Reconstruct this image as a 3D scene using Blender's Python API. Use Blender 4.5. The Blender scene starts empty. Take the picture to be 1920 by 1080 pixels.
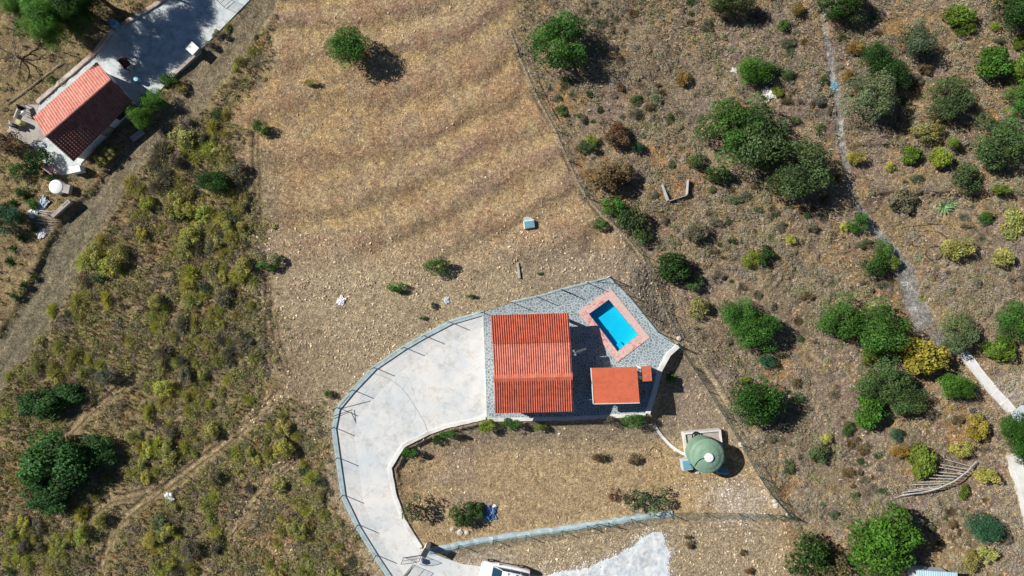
import bpy, math, random
import numpy as np
from mathutils import Vector, Matrix
from mathutils.geometry import tessellate_polygon
R = math.radians
C = bpy.context.scene.collection
scene = bpy.context.scene
# ---------------- camera, sky, sun, exposure ----------------
H = 60.0                      # drone height
FP = 1260.0                   # focal length in photo pixels (1920 wide)
cam = bpy.data.cameras.new('camera'); camo = bpy.data.objects.new('camera', cam); C.objects.link(camo)
camo.location = (0, 0, H); camo.rotation_euler = (0, 0, 0)
cam.sensor_width = 36; cam.lens = FP/1920*36; cam.clip_end = 3000; cam.clip_start = 0.5
scene.camera = camo
SUN_EL, SUN_IMG = 38.0, 23.0  # elevation; shadows fall to the right and this many degrees down
w = bpy.data.worlds.new("World"); scene.world = w; w.use_nodes = True
nt = w.node_tree; bg = nt.nodes['Background']
sky = nt.nodes.new('ShaderNodeTexSky'); sky.sky_type = 'NISHITA'; sky.sun_disc = False
sky.sun_elevation = R(SUN_EL); sky.sun_rotation = R(270+SUN_IMG); sky.altitude = 700; sky.air_density = .75; sky.dust_density = .25; sky.ozone_density = 3.0
nt.links.new(sky.outputs[0], bg.inputs[0]); bg.inputs[1].default_value = 0.05
sl = bpy.data.lights.new('sun', 'SUN'); slo = bpy.data.objects.new('sun', sl); C.objects.link(slo)
sl.energy = 5.0; sl.angle = R(0.5); sl.color = (1.0, 0.955, 0.89)
sd = Vector((-math.cos(R(SUN_IMG))*math.cos(R(SUN_EL)), math.sin(R(SUN_IMG))*math.cos(R(SUN_EL)), math.sin(R(SUN_EL))))
slo.rotation_euler = sd.to_track_quat('Z', 'Y').to_euler(); slo.location = sd*80
scene.view_settings.view_transform = 'Standard'; scene.view_settings.look = 'None'
scene.view_settings.gamma = 1; scene.view_settings.exposure = 0.3
rng = np.random.default_rng(7); random.seed(7)

# ---------------- helpers ----------------
def W(px, py, z=0.0):
    k = (H-z)/FP
    return Vector(((px-960)*k, -(py-540)*k, z))
def tag(o, label=None, cat=None, group=None, kind=None):
    if label: o['label'] = label
    if cat: o['category'] = cat
    if group: o['group'] = group
    if kind: o['kind'] = kind
    return o
def empty(name, loc, rz=0, label=None, cat=None, group=None):
    o = bpy.data.objects.new(name, None); C.objects.link(o); o.location = loc; o.rotation_euler = (0,0,rz)
    o.empty_display_size = 0.2
    return tag(o, label, cat, group)
def vnoise(x, y, seed=0):
    xi = np.floor(x).astype(np.int64); yi = np.floor(y).astype(np.int64)
    xf = x-xi; yf = y-yi
    u = xf*xf*(3-2*xf); v = yf*yf*(3-2*yf)
    def h(a, b):
        n = (a*374761393 + b*668265263 + seed*974634777) & 0x7fffffff
        n = ((n ^ (n >> 13))*1274126177) & 0x7fffffff
        n = (n ^ (n >> 16)) & 0xffff
        return n/65535.0
    return (h(xi,yi)*(1-u)+h(xi+1,yi)*u)*(1-v)+(h(xi,yi+1)*(1-u)+h(xi+1,yi+1)*u)*v
def fbm(x, y, seed=0, oct=4, f=1.0):
    s = 0; a = 0.5; t = 0
    for k in range(oct):
        s = s+a*vnoise(x*f+k*17.3, y*f-k*9.1, seed+k); t += a; a *= 0.5; f *= 2.03
    return s/t
def sstep(a, b, x):
    t = np.clip((x-a)/(b-a), 0, 1); return t*t*(3-2*t)
def sdist(poly, X, Y):
    """signed distance in px to polygon (negative inside)"""
    P = np.array(poly, float); n = len(P)
    d = np.full(X.shape, 1e9); ins = np.zeros(X.shape, bool)
    for i in range(n):
        ax, ay = P[i]; bx, by = P[(i+1) % n]
        ex, ey = bx-ax, by-ay
        t = np.clip(((X-ax)*ex+(Y-ay)*ey)/(ex*ex+ey*ey+1e-9), 0, 1)
        d = np.minimum(d, (X-ax-t*ex)**2+(Y-ay-t*ey)**2)
        c = ((ay > Y) != (by > Y)) & (X < (bx-ax)*(Y-ay)/((by-ay) if by != ay else 1e-9)+ax)
        ins ^= c
    return np.sqrt(d)*np.where(ins, -1, 1)
def ldist(line, X, Y):
    """distance in px to polyline, with interpolated third value"""
    d = np.full(X.shape, 1e9); wv = np.zeros(X.shape)
    for i in range(len(line)-1):
        a = line[i]; b = line[i+1]
        ex, ey = b[0]-a[0], b[1]-a[1]
        t = np.clip(((X-a[0])*ex+(Y-a[1])*ey)/(ex*ex+ey*ey+1e-9), 0, 1)
        q = np.hypot(X-a[0]-t*ex, Y-a[1]-t*ey)
        if len(a) > 2: wv = np.where(q < d, a[2]+(b[2]-a[2])*t, wv)
        d = np.minimum(d, q)
    return d, wv
def np_mesh(name, V, F, col=None, smooth=False):
    me = bpy.data.meshes.new(name); V = np.asarray(V, np.float32); F = np.asarray(F, np.int32)
    k = F.shape[1]
    me.vertices.add(len(V)); me.vertices.foreach_set('co', V.ravel())
    me.loops.add(F.size); me.loops.foreach_set('vertex_index', F.ravel())
    me.polygons.add(len(F)); me.polygons.foreach_set('loop_start', np.arange(0, F.size, k, dtype=np.int32))
    me.polygons.foreach_set('use_smooth', np.full(len(F), bool(smooth)))
    me.update(calc_edges=True)
    if col is not None:
        a = me.color_attributes.new('col', 'FLOAT_COLOR', 'POINT')
        cc = np.ones((len(V), 4), np.float32); cc[:, :3] = col; a.data.foreach_set('color', cc.ravel())
    return me
def link(name, me, m=None, parent=None):
    o = bpy.data.objects.new(name, me); C.objects.link(o)
    if m and not me.materials: me.materials.append(m)
    if parent: o.parent = parent
    return o
class MB:
    def __init__(s): s.v = []; s.f = []
    def add(s, vs, fs):
        b = len(s.v); s.v += [tuple(p) for p in vs]; s.f += [tuple(i+b for i in f) for f in fs]; return s
    def box(s, c, d, rz=0, M=None):
        hx, hy, hz = d[0]/2, d[1]/2, d[2]/2; ca, sa = math.cos(rz), math.sin(rz); vs = []
        for z in (-hz, hz):
            for x, y in ((-hx,-hy),(hx,-hy),(hx,hy),(-hx,hy)):
                p = Vector((c[0]+x*ca-y*sa, c[1]+x*sa+y*ca, c[2]+z)); vs.append(M @ p if M else p)
        return s.add(vs, [(3,2,1,0),(4,5,6,7),(0,1,5,4),(1,2,6,5),(2,3,7,6),(3,0,4,7)])
    def tube(s, pts, r, n=6, cap=True):
        pts = [Vector(p) for p in pts]; rs = r if isinstance(r, (list, tuple)) else [r]*len(pts)
        b = len(s.v); up = Vector((0,0,1))
        for i, p in enumerate(pts):
            t = (pts[min(i+1, len(pts)-1)]-pts[max(i-1, 0)]).normalized()
            u = t.cross(up if abs(t.z) < .95 else Vector((1,0,0))).normalized(); v = t.cross(u)
            for k in range(n):
                a = 2*math.pi*k/n; s.v.append(tuple(p+(u*math.cos(a)+v*math.sin(a))*rs[i]))
        for i in range(len(pts)-1):
            for k in range(n):
                k2 = (k+1) % n; s.f.append((b+i*n+k, b+i*n+k2, b+(i+1)*n+k2, b+(i+1)*n+k))
        if cap:
            s.f.append(tuple(b+k for k in range(n))[::-1]); e = b+(len(pts)-1)*n; s.f.append(tuple(e+k for k in range(n)))
        return s
    def lathe(s, prof, c=(0,0,0), n=40):
        b = len(s.v)
        for r, z in prof:
            for k in range(n):
                a = 2*math.pi*k/n; s.v.append((c[0]+r*math.cos(a), c[1]+r*math.sin(a), c[2]+z))
        for i in range(len(prof)-1):
            for k in range(n):
                k2 = (k+1) % n; s.f.append((b+i*n+k, b+i*n+k2, b+(i+1)*n+k2, b+(i+1)*n+k))
        e = b+(len(prof)-1)*n; s.f.append(tuple(e+k for k in range(n))); s.f.append(tuple(b+k for k in range(n))[::-1])
        return s
    def prism(s, poly, z0, z1, hole=None):
        """poly: list of (x,y) ccw; z1 may be a list"""
        n = len(poly); A = [Vector((p[0], p[1], 0)) for p in poly]
        zt = z1 if isinstance(z1, (list, tuple)) else [z1]*n
        loops = [A]+([[Vector((p[0], p[1], 0)) for p in hole]] if hole else [])
        tr = tessellate_polygon(loops); allp = A+(loops[1] if hole else []); m = len(allp)
        if hole: zt = list(zt)+[z1]*len(hole)
        b = len(s.v)
        s.v += [(p.x, p.y, zt[i]) for i, p in enumerate(allp)]+[(p.x, p.y, z0) for p in allp]
        for t in tr:
            a, bb, c = [allp[i] for i in t]
            if (bb-a).cross(c-a).z < 0: t = t[::-1]
            s.f.append(tuple(b+i for i in t)); s.f.append(tuple(b+m+i for i in t[::-1]))
        for off, cnt in ((0, n),)+(((n, len(hole)),) if hole else ()):
            for i in range(cnt):
                j = (i+1) % cnt; s.f.append((b+off+i, b+m+off+i, b+m+off+j, b+off+j))
        return s
    def strip(s, pts, wd, z0, z1, closed=False):
        """wall along xy polyline of given width; z0,z1 numbers or per point lists"""
        P = [Vector((p[0], p[1])) for p in pts]; n = len(P); L = []; Rr = []
        for i in range(n):
            a = P[i-1] if (i > 0 or closed) else None; c = P[(i+1) % n] if (i < n-1 or closed) else None
            d1 = (P[i]-a).normalized() if a is not None else None; d2 = (c-P[i]).normalized() if c is not None else None
            t = (d1+d2).normalized() if (d1 and d2) else (d1 or d2); nn = Vector((-t.y, t.x))
            k = 1/max(.5, nn.dot(Vector((-(d1 or d2).y, (d1 or d2).x))))
            L.append(P[i]+nn*wd/2*k); Rr.append(P[i]-nn*wd/2*k)
        za = z0 if isinstance(z0, list) else [z0]*n; zb = z1 if isinstance(z1, list) else [z1]*n
        b = len(s.v)
        for i in range(n):
            s.v += [(L[i].x,L[i].y,za[i]),(L[i].x,L[i].y,zb[i]),(Rr[i].x,Rr[i].y,zb[i]),(Rr[i].x,Rr[i].y,za[i])]
        for i in range(n if closed else n-1):
            j = (i+1) % n
            for q in range(4):
                q2 = (q+1) % 4; s.f.append((b+i*4+q, b+i*4+q2, b+j*4+q2, b+j*4+q))
        if not closed: s.f.append((b,b+3,b+2,b+1)); e = b+(n-1)*4; s.f.append((e,e+1,e+2,e+3))
        return s
    def build(s, name, m, parent=None, bevel=0, smooth=False):
        me = bpy.data.meshes.new(name); me.from_pydata(s.v, [], s.f)
        import bmesh
        bm = bmesh.new(); bm.from_mesh(me); bmesh.ops.recalc_face_normals(bm, faces=bm.faces)
        bm.to_mesh(me); bm.free()
        if smooth:
            for p in me.polygons: p.use_smooth = True
            try: me.set_sharp_from_angle(angle=R(40))
            except Exception: pass
        me.update(); o = link(name, me, m, parent)
        if bevel:
            md = o.modifiers.new('bevel', 'BEVEL'); md.width = bevel; md.segments = 2; md.limit_method = 'ANGLE'
        return o
# ---------------- materials ----------------
def newmat(name):
    m = bpy.data.materials.new(name); m.use_nodes = True; t = m.node_tree
    return m, t, t.nodes['Principled BSDF']
def N(t, typ, **kw):
    n = t.nodes.new(typ)
    for k, v in kw.items(): setattr(n, k, v)
    return n
def noise_node(t, scale, detail=6, rough=.6, coord='Object', vec=None):
    if vec is None:
        tc = N(t, 'ShaderNodeTexCoord'); vec = tc.outputs[coord]
    n = N(t, 'ShaderNodeTexNoise'); n.inputs['Scale'].default_value = scale; n.inputs['Detail'].default_value = detail
    n.inputs['Roughness'].default_value = rough; t.links.new(vec, n.inputs['Vector']); return n
def ramp(t, src, stops):
    r = N(t, 'ShaderNodeValToRGB'); el = r.color_ramp.elements
    while len(el) < len(stops): el.new(.5)
    for e, (p, c) in zip(el, stops): e.position = p; e.color = (*c, 1) if len(c) == 3 else c
    t.links.new(src, r.inputs[0]); return r
def mulcol(t, a, b, fac=1.0, mode='MULTIPLY'):
    m = N(t, 'ShaderNodeMix', data_type='RGBA', blend_type=mode); m.inputs[0].default_value = fac
    for i, s in ((6, a), (7, b)):
        if isinstance(s, tuple): m.inputs[i].default_value = (*s, 1)
        else: t.links.new(s, m.inputs[i])
    return m.outputs[2]
def bump(t, bs, src, strength, dist=.02):
    b = N(t, 'ShaderNodeBump'); b.inputs['Strength'].default_value = strength; b.inputs['Distance'].default_value = dist
    t.links.new(src, b.inputs['Height']); t.links.new(b.outputs[0], bs.inputs['Normal'])
def mat(name, c, rough=.8, var=.25, sc=3.0, bmp=.3, bd=.01, metal=0, spec=.3, dirt=None):
    m, t, b = newmat(name)
    n1 = noise_node(t, sc, 8, .65); lo, hi = 1-var, 1+var*.6
    r = ramp(t, n1.outputs[0], [(.3, (lo,lo,lo)), (.7, (hi,hi,hi))])
    out = mulcol(t, c, r.outputs[0])
    if dirt:
        n2 = noise_node(t, sc*.25, 5, .7); r2 = ramp(t, n2.outputs[0], [(.48, (0,0,0)), (.66, (1,1,1))])
        mx = N(t, 'ShaderNodeMix', data_type='RGBA'); t.links.new(r2.outputs[0], mx.inputs[0])
        t.links.new(out, mx.inputs[6]); mx.inputs[7].default_value = (*dirt, 1); out = mx.outputs[2]
    t.links.new(out, b.inputs['Base Color']); b.inputs['Roughness'].default_value = rough
    b.inputs['Metallic'].default_value = metal; b.inputs['Specular IOR Level'].default_value = spec
    if bmp: bump(t, b, noise_node(t, sc*8, 6, .7).outputs[0], bmp, bd)
    return m
def ground_mat():
    m, t, b = newmat('ground'); a = N(t, 'ShaderNodeAttribute', attribute_name='col')
    n1 = noise_node(t, 1.6, 9, .72); r1 = ramp(t, n1.outputs[0], [(.32, (.66,.64,.62)), (.5, (1,1,1)), (.7, (1.35,1.32,1.25))])
    n2 = noise_node(t, 9.0, 8, .8); r2 = ramp(t, n2.outputs[0], [(.37, (.42,.38,.34)), (.5, (1.02,1.02,1.0)), (.60, (1.75,1.72,1.6))])
    n4 = noise_node(t, 3.6, 6, .7); r4 = ramp(t, n4.outputs[0], [(.36, (.68,.65,.62)), (.5, (1,1,1)), (.64, (1.3,1.3,1.25))])
    vo = N(t, 'ShaderNodeTexVoronoi'); vo.inputs['Scale'].default_value = 11; tc = N(t, 'ShaderNodeTexCoord'); t.links.new(tc.outputs['Object'], vo.inputs['Vector'])
    bw = N(t, 'ShaderNodeRGBToBW'); t.links.new(vo.outputs['Color'], bw.inputs[0])
    r3 = ramp(t, bw.outputs[0], [(.2, (.80,.79,.78)), (.7, (1.1,1.1,1.1)), (.9, (1.45,1.45,1.42))]); nm = noise_node(t, .7, 5, .7); rm = ramp(t, nm.outputs[0], [(.42, (0,0,0)), (.6, (1,1,1))])
    o = mulcol(t, a.outputs['Color'], r1.outputs[0]); o = mulcol(t, o, r4.outputs[0]); o = mulcol(t, o, r2.outputs[0]); o3 = mulcol(t, o, r3.outputs[0]); mq = N(t, 'ShaderNodeMix', data_type='RGBA'); t.links.new(rm.outputs[0], mq.inputs[0]); t.links.new(o, mq.inputs[6]); t.links.new(o3, mq.inputs[7]); o = mq.outputs[2]
    t.links.new(o, b.inputs['Base Color']); b.inputs['Roughness'].default_value = 1; b.inputs['Specular IOR Level'].default_value = .1
    mm = N(t, 'ShaderNodeMath', operation='ADD'); t.links.new(n1.outputs[0], mm.inputs[0]); t.links.new(n2.outputs[0], mm.inputs[1])
    bump(t, b, mm.outputs[0], 1.0, .22)
    return m
def foliage_mat(name, transl=.3, attr=True):
    m, t, b = newmat(name); a = N(t, 'ShaderNodeAttribute', attribute_name='col'); oi = N(t, 'ShaderNodeObjectInfo')
    c = mulcol(t, a.outputs['Color'], oi.outputs['Color'])
    t.links.new(c, b.inputs['Base Color']); b.inputs['Roughness'].default_value = .6; b.inputs['Specular IOR Level'].default_value = .25
    tr = N(t, 'ShaderNodeBsdfTranslucent'); t.links.new(c, tr.inputs[0]); mx = N(t, 'ShaderNodeMixShader'); mx.inputs[0].default_value = transl
    t.links.new(b.outputs[0], mx.inputs[1]); t.links.new(tr.outputs[0], mx.inputs[2])
    t.links.new(mx.outputs[0], t.nodes['Material Output'].inputs[0]); return m
def attr_mat(name, rough=.95):
    m, t, b = newmat(name); a = N(t, 'ShaderNodeAttribute', attribute_name='col')
    t.links.new(a.outputs['Color'], b.inputs['Base Color']); b.inputs['Roughness'].default_value = rough; b.inputs['Specular IOR Level'].default_value = .15
    return m
def paving_mat():
    m, t, b = newmat('crazy_paving'); tc = N(t, 'ShaderNodeTexCoord')
    nz = noise_node(t, 2.2, 3, .5); mv = N(t, 'ShaderNodeMix', data_type='RGBA', blend_type='ADD'); mv.inputs[0].default_value = .22
    t.links.new(tc.outputs['Object'], mv.inputs[6]); t.links.new(nz.outputs['Color'], mv.inputs[7])
    v1 = N(t, 'ShaderNodeTexVoronoi', feature='DISTANCE_TO_EDGE', voronoi_dimensions='2D'); v2 = N(t, 'ShaderNodeTexVoronoi', voronoi_dimensions='2D')
    for v in (v1, v2): v.inputs['Scale'].default_value = 3.9; t.links.new(mv.outputs[2], v.inputs['Vector'])
    bw = N(t, 'ShaderNodeRGBToBW'); t.links.new(v2.outputs['Color'], bw.inputs[0])
    st = ramp(t, bw.outputs[0], [(.2, (.16,.205,.22)), (.5, (.22,.27,.29)), (.8, (.30,.34,.355))])
    n2 = noise_node(t, 7, 6, .7); r2 = ramp(t, n2.outputs[0], [(.3, (.7,.7,.7)), (.7, (1.25,1.25,1.25))])
    sc = mulcol(t, st.outputs[0], r2.outputs[0])
    e = ramp(t, v1.outputs['Distance'], [(.05, (1,1,1)), (.11, (0,0,0))])
    mx = N(t, 'ShaderNodeMix', data_type='RGBA'); t.links.new(e.outputs[0], mx.inputs[0]); t.links.new(sc, mx.inputs[6]); mx.inputs[7].default_value = (.52,.59,.62,1)
    t.links.new(mx.outputs[2], b.inputs['Base Color']); b.inputs['Roughness'].default_value = .75
    bump(t, b, e.outputs[0], .4, .01); return m
def concrete_mat(name, c1, c2, sc=.35):
    m, t, b = newmat(name)
    n1 = noise_node(t, sc, 7, .6); r1 = ramp(t, n1.outputs[0], [(.35, c2), (.6, c1)])
    n2 = noise_node(t, 1.3, 8, .7); r2 = ramp(t, n2.outputs[0], [(.30, (.86,.87,.88)), (.5, (1,1,1)), (.75, (1.05,1.05,1.05))])
    n3 = noise_node(t, 14, 8, .8); r3 = ramp(t, n3.outputs[0], [(.3, (.9,.9,.9)), (.7, (1.06,1.06,1.06))])
    # damp stains with a shape of their own
    n4 = noise_node(t, .55, 8, .75); r4 = ramp(t, n4.outputs[0], [(.62, (1,1,1)), (.69, (.76,.78,.80))])
    o = mulcol(t, r1.outputs[0], r2.outputs[0]); o = mulcol(t, o, r3.outputs[0]); o = mulcol(t, o, r4.outputs[0])
    n5 = noise_node(t, .8, 9, .8); r5 = ramp(t, n5.outputs[0], [(.41, (.80,.75,.70)), (.48, (1,1,1)), (.9, (1,1,1))]); o = mulcol(t, o, r5.outputs[0], .7)
    n6 = noise_node(t, .5, 2, .4); cr = N(t, 'ShaderNodeTexVoronoi', feature='DISTANCE_TO_EDGE'); cr.inputs['Scale'].default_value = .28; ma = N(t, 'ShaderNodeMix', data_type='RGBA', blend_type='ADD'); ma.inputs[0].default_value = .9; tcc = N(t, 'ShaderNodeTexCoord'); t.links.new(tcc.outputs['Object'], ma.inputs[6]); t.links.new(n6.outputs['Color'], ma.inputs[7]); t.links.new(ma.outputs[2], cr.inputs['Vector']); rc = ramp(t, cr.outputs['Distance'], [(.0, (.72,.74,.76)), (.006, (1,1,1))]); o = mulcol(t, o, rc.outputs[0], .7)
    t.links.new(o, b.inputs['Base Color']); b.inputs['Roughness'].default_value = .85; bump(t, b, n3.outputs[0], .25, .01); return m
def net_mat(name, col, dens):
    m, t, b = newmat(name); b.inputs['Base Color'].default_value = (*col, 1); b.inputs['Roughness'].default_value = .5
    uv = N(t, 'ShaderNodeUVMap'); sx = N(t, 'ShaderNodeSeparateXYZ'); t.links.new(uv.outputs[0], sx.inputs[0])
    outs = []
    for op in ('ADD', 'SUBTRACT'):
        a = N(t, 'ShaderNodeMath', operation=op); t.links.new(sx.outputs[0], a.inputs[0]); t.links.new(sx.outputs[1], a.inputs[1])
        k = N(t, 'ShaderNodeMath', operation='MULTIPLY'); k.inputs[1].default_value = 14; t.links.new(a.outputs[0], k.inputs[0])
        f = N(t, 'ShaderNodeMath', operation='FRACT'); t.links.new(k.outputs[0], f.inputs[0])
        l = N(t, 'ShaderNodeMath', operation='LESS_THAN'); l.inputs[1].default_value = dens; t.links.new(f.outputs[0], l.inputs[0]); outs.append(l)
    mxx = N(t, 'ShaderNodeMath', operation='MAXIMUM'); t.links.new(outs[0].outputs[0], mxx.inputs[0]); t.links.new(outs[1].outputs[0], mxx.inputs[1])
    tr = N(t, 'ShaderNodeBsdfTransparent'); ms = N(t, 'ShaderNodeMixShader')
    t.links.new(mxx.outputs[0], ms.inputs[0]); t.links.new(tr.outputs[0], ms.inputs[1]); t.links.new(b.outputs[0], ms.inputs[2])
    t.links.new(ms.outputs[0], t.nodes['Material Output'].inputs[0]); return m
M = {}
M['ground'] = ground_mat()
M['leaf'] = foliage_mat('foliage', .28)
M['scrub'] = attr_mat('dry_scrub')
M['stone'] = attr_mat('loose_stone')
M['paving'] = paving_mat()
M['concrete'] = concrete_mat('pale_concrete', (.70,.69,.655), (.56,.60,.62))
M['patio'] = concrete_mat('patio_concrete', (.60,.63,.63), (.42,.50,.50), 1.6)
M['greyconc'] = concrete_mat('grey_concrete', (.44,.40,.36), (.34,.31,.28), .8)
M['roughconc'] = concrete_mat('rough_concrete', (.70,.71,.70), (.48,.56,.62), 1.6)
M['kerb'] = mat('kerb_concrete', (.42,.52,.54), .85, .3, 2.5, .4, .02)
M['whitewall'] = mat('whitewashed_wall', (.74,.73,.70), .8, .18, 2, .3, .02, dirt=(.5,.47,.42))
M['oldwall'] = mat('old_pink_wall', (.50,.38,.32), .9, .35, 2, .5, .03, dirt=(.62,.56,.5))
M['net2'] = net_mat('dense_green_net', (.06,.16,.13), .13)
M['rail'] = mat('green_metal', (.012,.035,.03), .5, .2, 5, 0, spec=.4)
M['net'] = net_mat('green_wire_net', (.05,.20,.18), .055)
M['black'] = mat('black_plastic', (.012,.012,.013), .5, .2, 5, 0)
M['trunk'] = mat('bark', (.12,.09,.065), .95, .4, 6, .8, .05)
M['wood'] = mat('weathered_wood', (.36,.31,.25), .9, .4, 5, .5, .02)
M['greywood'] = mat('silver_grey_wood', (.48,.47,.44), .9, .35, 5, .5, .02)
M['darkwood'] = mat('dark_wood', (.05,.035,.03), .9, .4, 5, .5, .02)
# ---------------- plan (photo pixels at ground level) ----------------
TERRACE = [(904,586),(960,568),(1020,554),(1052,544),(1100,532),(1142,522),(1173,552),(1203,588),(1231,623),(1270,648),(1252,666),(1236,694),(1225,735),(1213,776),(1134,779),(1060,782),(912,784)]
DRIVE = [(904,586),(842,604),(793,630),(756,652),(701,690),(660,733),(632,766),(625,801),(633,858),(643,927),(671,985),(705,1040),(745,1100),(800,1160),(1130,1160),(1100,1085),(1040,1082),(960,1074),(905,1062),(868,1058),(838,1048),(808,1036),(790,1028),(757,973),(741,927),(732,877),(757,836),(803,812),(837,800),(912,784)]
POOL = [(1141.5,561.5),(1197,627.5),(1158,659),(1104,588.5)]
COPING = [(1144.3,539.7),(1218.5,632.7),(1157.3,679),(1083,584.8)]
GARDEN = [(912,790),(838,806),(805,818),(762,840),(738,880),(746,930),(762,975),(800,1030),(960,1008),(1100,985),(1227,967),(1470,962),(1430,898),(1340,720),(1283,655),(1266,656),(1243,700),(1219,782),(1134,785)]
FIELD = [(545,-400),(480,90),(462,140),(425,200),(455,330),(465,430),(490,560),(505,660),(470,720),(560,790),(600,870),(640,960),(760,1500),(1490,1500),(1480,1080),(1484,970),(1432,890),(1348,720),(1283,640),(1205,477),(1105,370),(1085,345),(1042,245),(972,95),(945,-400)]
BANK = [(1188,492),(1232,500),(1262,590),(1272,628),(1240,616),(1212,590),(1180,545)]
TRACK = [(505,-60,24),(490,10,24),(452,66,28),(405,120,34),(358,178,34),(322,232,30),(276,266,26),(232,312,24),(200,368,26),(155,425,34),(122,480,34),(85,560,34),(48,620,32),(8,672,32),(-60,760,34),(-300,1000,34)]
TOPTRACK = [(485,-40),(470,10),(425,60),(385,100)]
PATH = [(1532,-60,6),(1545,40,7),(1557,120,8),(1568,180,7),(1577,250,8),(1588,310,8),(1594,355,9),(1612,390,10),(1642,430,12),(1668,462,14),(1698,505,18),(1712,555,20),(1735,605,24),(1775,645,18),(1800,662,10)]
PATIO = [(73,197),(165,118),(189,91),(214,58),(330,-20),(500,-40),(466,2),(432,37),(379,90),(341,130),(301,168),(284,190),(247,208),(152,306),(150,322),(116,329),(84,309),(62,277),(90,256),(66,222)]
YARD = [(62,277),(12,246),(28,226),(44,196),(72,196),(68,220),(90,256)]
RUTS = [[(190,1060),(215,985),(262,945),(320,905),(372,866),(430,822),(480,780),(525,735)],[(160,970),(210,935),(280,920)],[(120,818),(160,778),(215,735),(255,705)],[(430,1000),(500,900),(560,850)],[(478,250),(485,420),(500,520),(520,640),(540,700)],[(500,520),(505,640),(500,700)]]
COTBANK = [(-300,-300),(520,-300),(495,-10),(425,70),(325,190),(250,262),(190,320),(160,362),(110,440),(70,520),(10,605),(-300,900)]
def heights(U, V):
    """ground height from plan position (px)"""
    X = (U-960)/21.0; Y = -(V-540)/21.0
    z = .5*(fbm(X, Y, 3, 3, .09)-.5)
    far = sstep(1000, 6000, np.hypot(U-960, V-540)); z = z+far*25*(fbm(X, Y, 9, 3, .006)-.35)
    dT = sdist(TERRACE, U, V); dD = sdist(DRIVE, U, V); dF = sdist(FIELD, U, V)
    flat = sstep(-10, 70, np.minimum(dT, dD))
    # contour-ploughed steps on the open field
    inf = sstep(10, -40, dF)*sstep(560, 470, V+.35*(700-U)*.0)*flat
    t = (V+.36*(U-700)+.00040*(U-760)**2)/82.0+2.2*fbm(X, Y, 21, 3, .055)+.30*fbm(X, Y, 23, 4, .3)
    fr = t-np.floor(t); z = z+inf*(.12+.34*fbm(X, Y, 25, 2, .09))*(sstep(0, .6, fr)-sstep(.62, 1, fr)-.4)
    z = z+.10*(fbm(X, Y, 31, 4, .7)-.5)*(.3+.7*flat)
    dB = ldist(TRACK, U, V); on = sstep(1.25, .85, dB[0]/np.maximum(dB[1], 1))
    rough = (1-sstep(20, -20, dF))
    z = z+rough*(1-on)*(.45*(fbm(X, Y, 41, 4, .45)-.5)+.16*(fbm(X, Y, 47, 3, 2.2)-.5))
    z = z+sstep(0, -25, dF)*.05*(fbm(X, Y, 52, 3, 3.1)-.5)
    z = z-on*.25
    lb = sdist(COTBANK, U, V); z = z+.13*sstep(16, -18, lb+10*(fbm(X, Y, 77, 3, .7)-.5))*(1-on)*sstep(300, 420, V)
    for k, rt in enumerate(RUTS):
        d, _ = ldist(rt, U, V); nr = fbm(X, Y, 60+k, 3, .5); z = z-(.16 if k < 4 else .07)*sstep(.3, .55, nr)*sstep(9, 1, d+14*(nr-.5))
    # clods on the dug bank
    bk = sstep(14, -12, sdist(BANK, U, V)); z = z+bk*(.5*(fbm(X, Y, 71, 3, 1.4)-.35)+.15)
    g = sstep(4, -14, sdist(GARDEN, U, V)); z = z*(1-.4*g)-g*(1.15-.85*sstep(800, 1000, V)-.25*(sstep(1220, 1400, U)))
    # dry stone terrace edges on the right
    for yy, x0, x1, hh in ((150, 1600, 1760, .35), (272, 1600, 1930, .4), (362, 1640, 2200, .5), (620, 1850, 2300, .3)):
        e = sstep(-5, 5, V-yy-14*(fbm(X, Y, 81, 2, .25)-.5))*sstep(95, 10, V-yy)*sstep(x0-30, x0+30, U)*sstep(x1+30, x1-30, U)
        z = z-hh*e
    z = z*flat+(1-flat)*z*.3
    blend = sstep(22, 2, np.minimum(dT, dD)); z = np.where(g > .5, z, z*(1-blend)+blend*(-.02))
    dp = sdist(PATIO, U, V); dy = sdist(YARD, U, V); q = np.minimum(dp, dy); bl = sstep(20, 2, q); z = z*(1-bl)-.02*bl
    z = np.where(np.minimum(dT, dD) < -4, -.45, z); z = np.where(q < -4, -.4, z)
    z = np.where(sdist(COPING, U, V) < 2, -1.6, z)
    d, w_ = ldist(PATH, U, V); z = z-.12*sstep(1.3, .6, d/np.maximum(w_, 1))
    return z
# ---------------- the ground: one sheet out to the horizon ----------------
ST = .13
gx = np.arange(-52, 52+ST/2, ST); gy = np.arange(-32, 32+ST/2, ST)
def outer(a):
    o = []; s = .3; p = a
    while abs(p) < 900: p += math.copysign(s, a); o.append(p); s *= 1.13
    return o
xs = np.array(outer(gx[0])[::-1]+list(gx)+outer(gx[-1])); ys = np.array(outer(gy[0])[::-1]+list(gy)+outer(gy[-1]))
GXX, GYY = np.meshgrid(xs, ys); GU = 960+GXX*21; GV = 540-GYY*21
GZ = heights(GU, GV)
ox = len(outer(gx[0])); oy = len(outer(gy[0])); INZ = GZ[oy:oy+len(gy), ox:ox+len(gx)]
def gz(x, y):
    x = np.asarray(x, float); y = np.asarray(y, float)
    fx = np.clip((x-gx[0])/ST, 0, len(gx)-1.001); fy = np.clip((y-gy[0])/ST, 0, len(gy)-1.001)
    i = fx.astype(int); j = fy.astype(int); a = fx-i; b = fy-j
    return (INZ[j,i]*(1-a)+INZ[j,i+1]*a)*(1-b)+(INZ[j+1,i]*(1-a)+INZ[j+1,i+1]*a)*b
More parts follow.
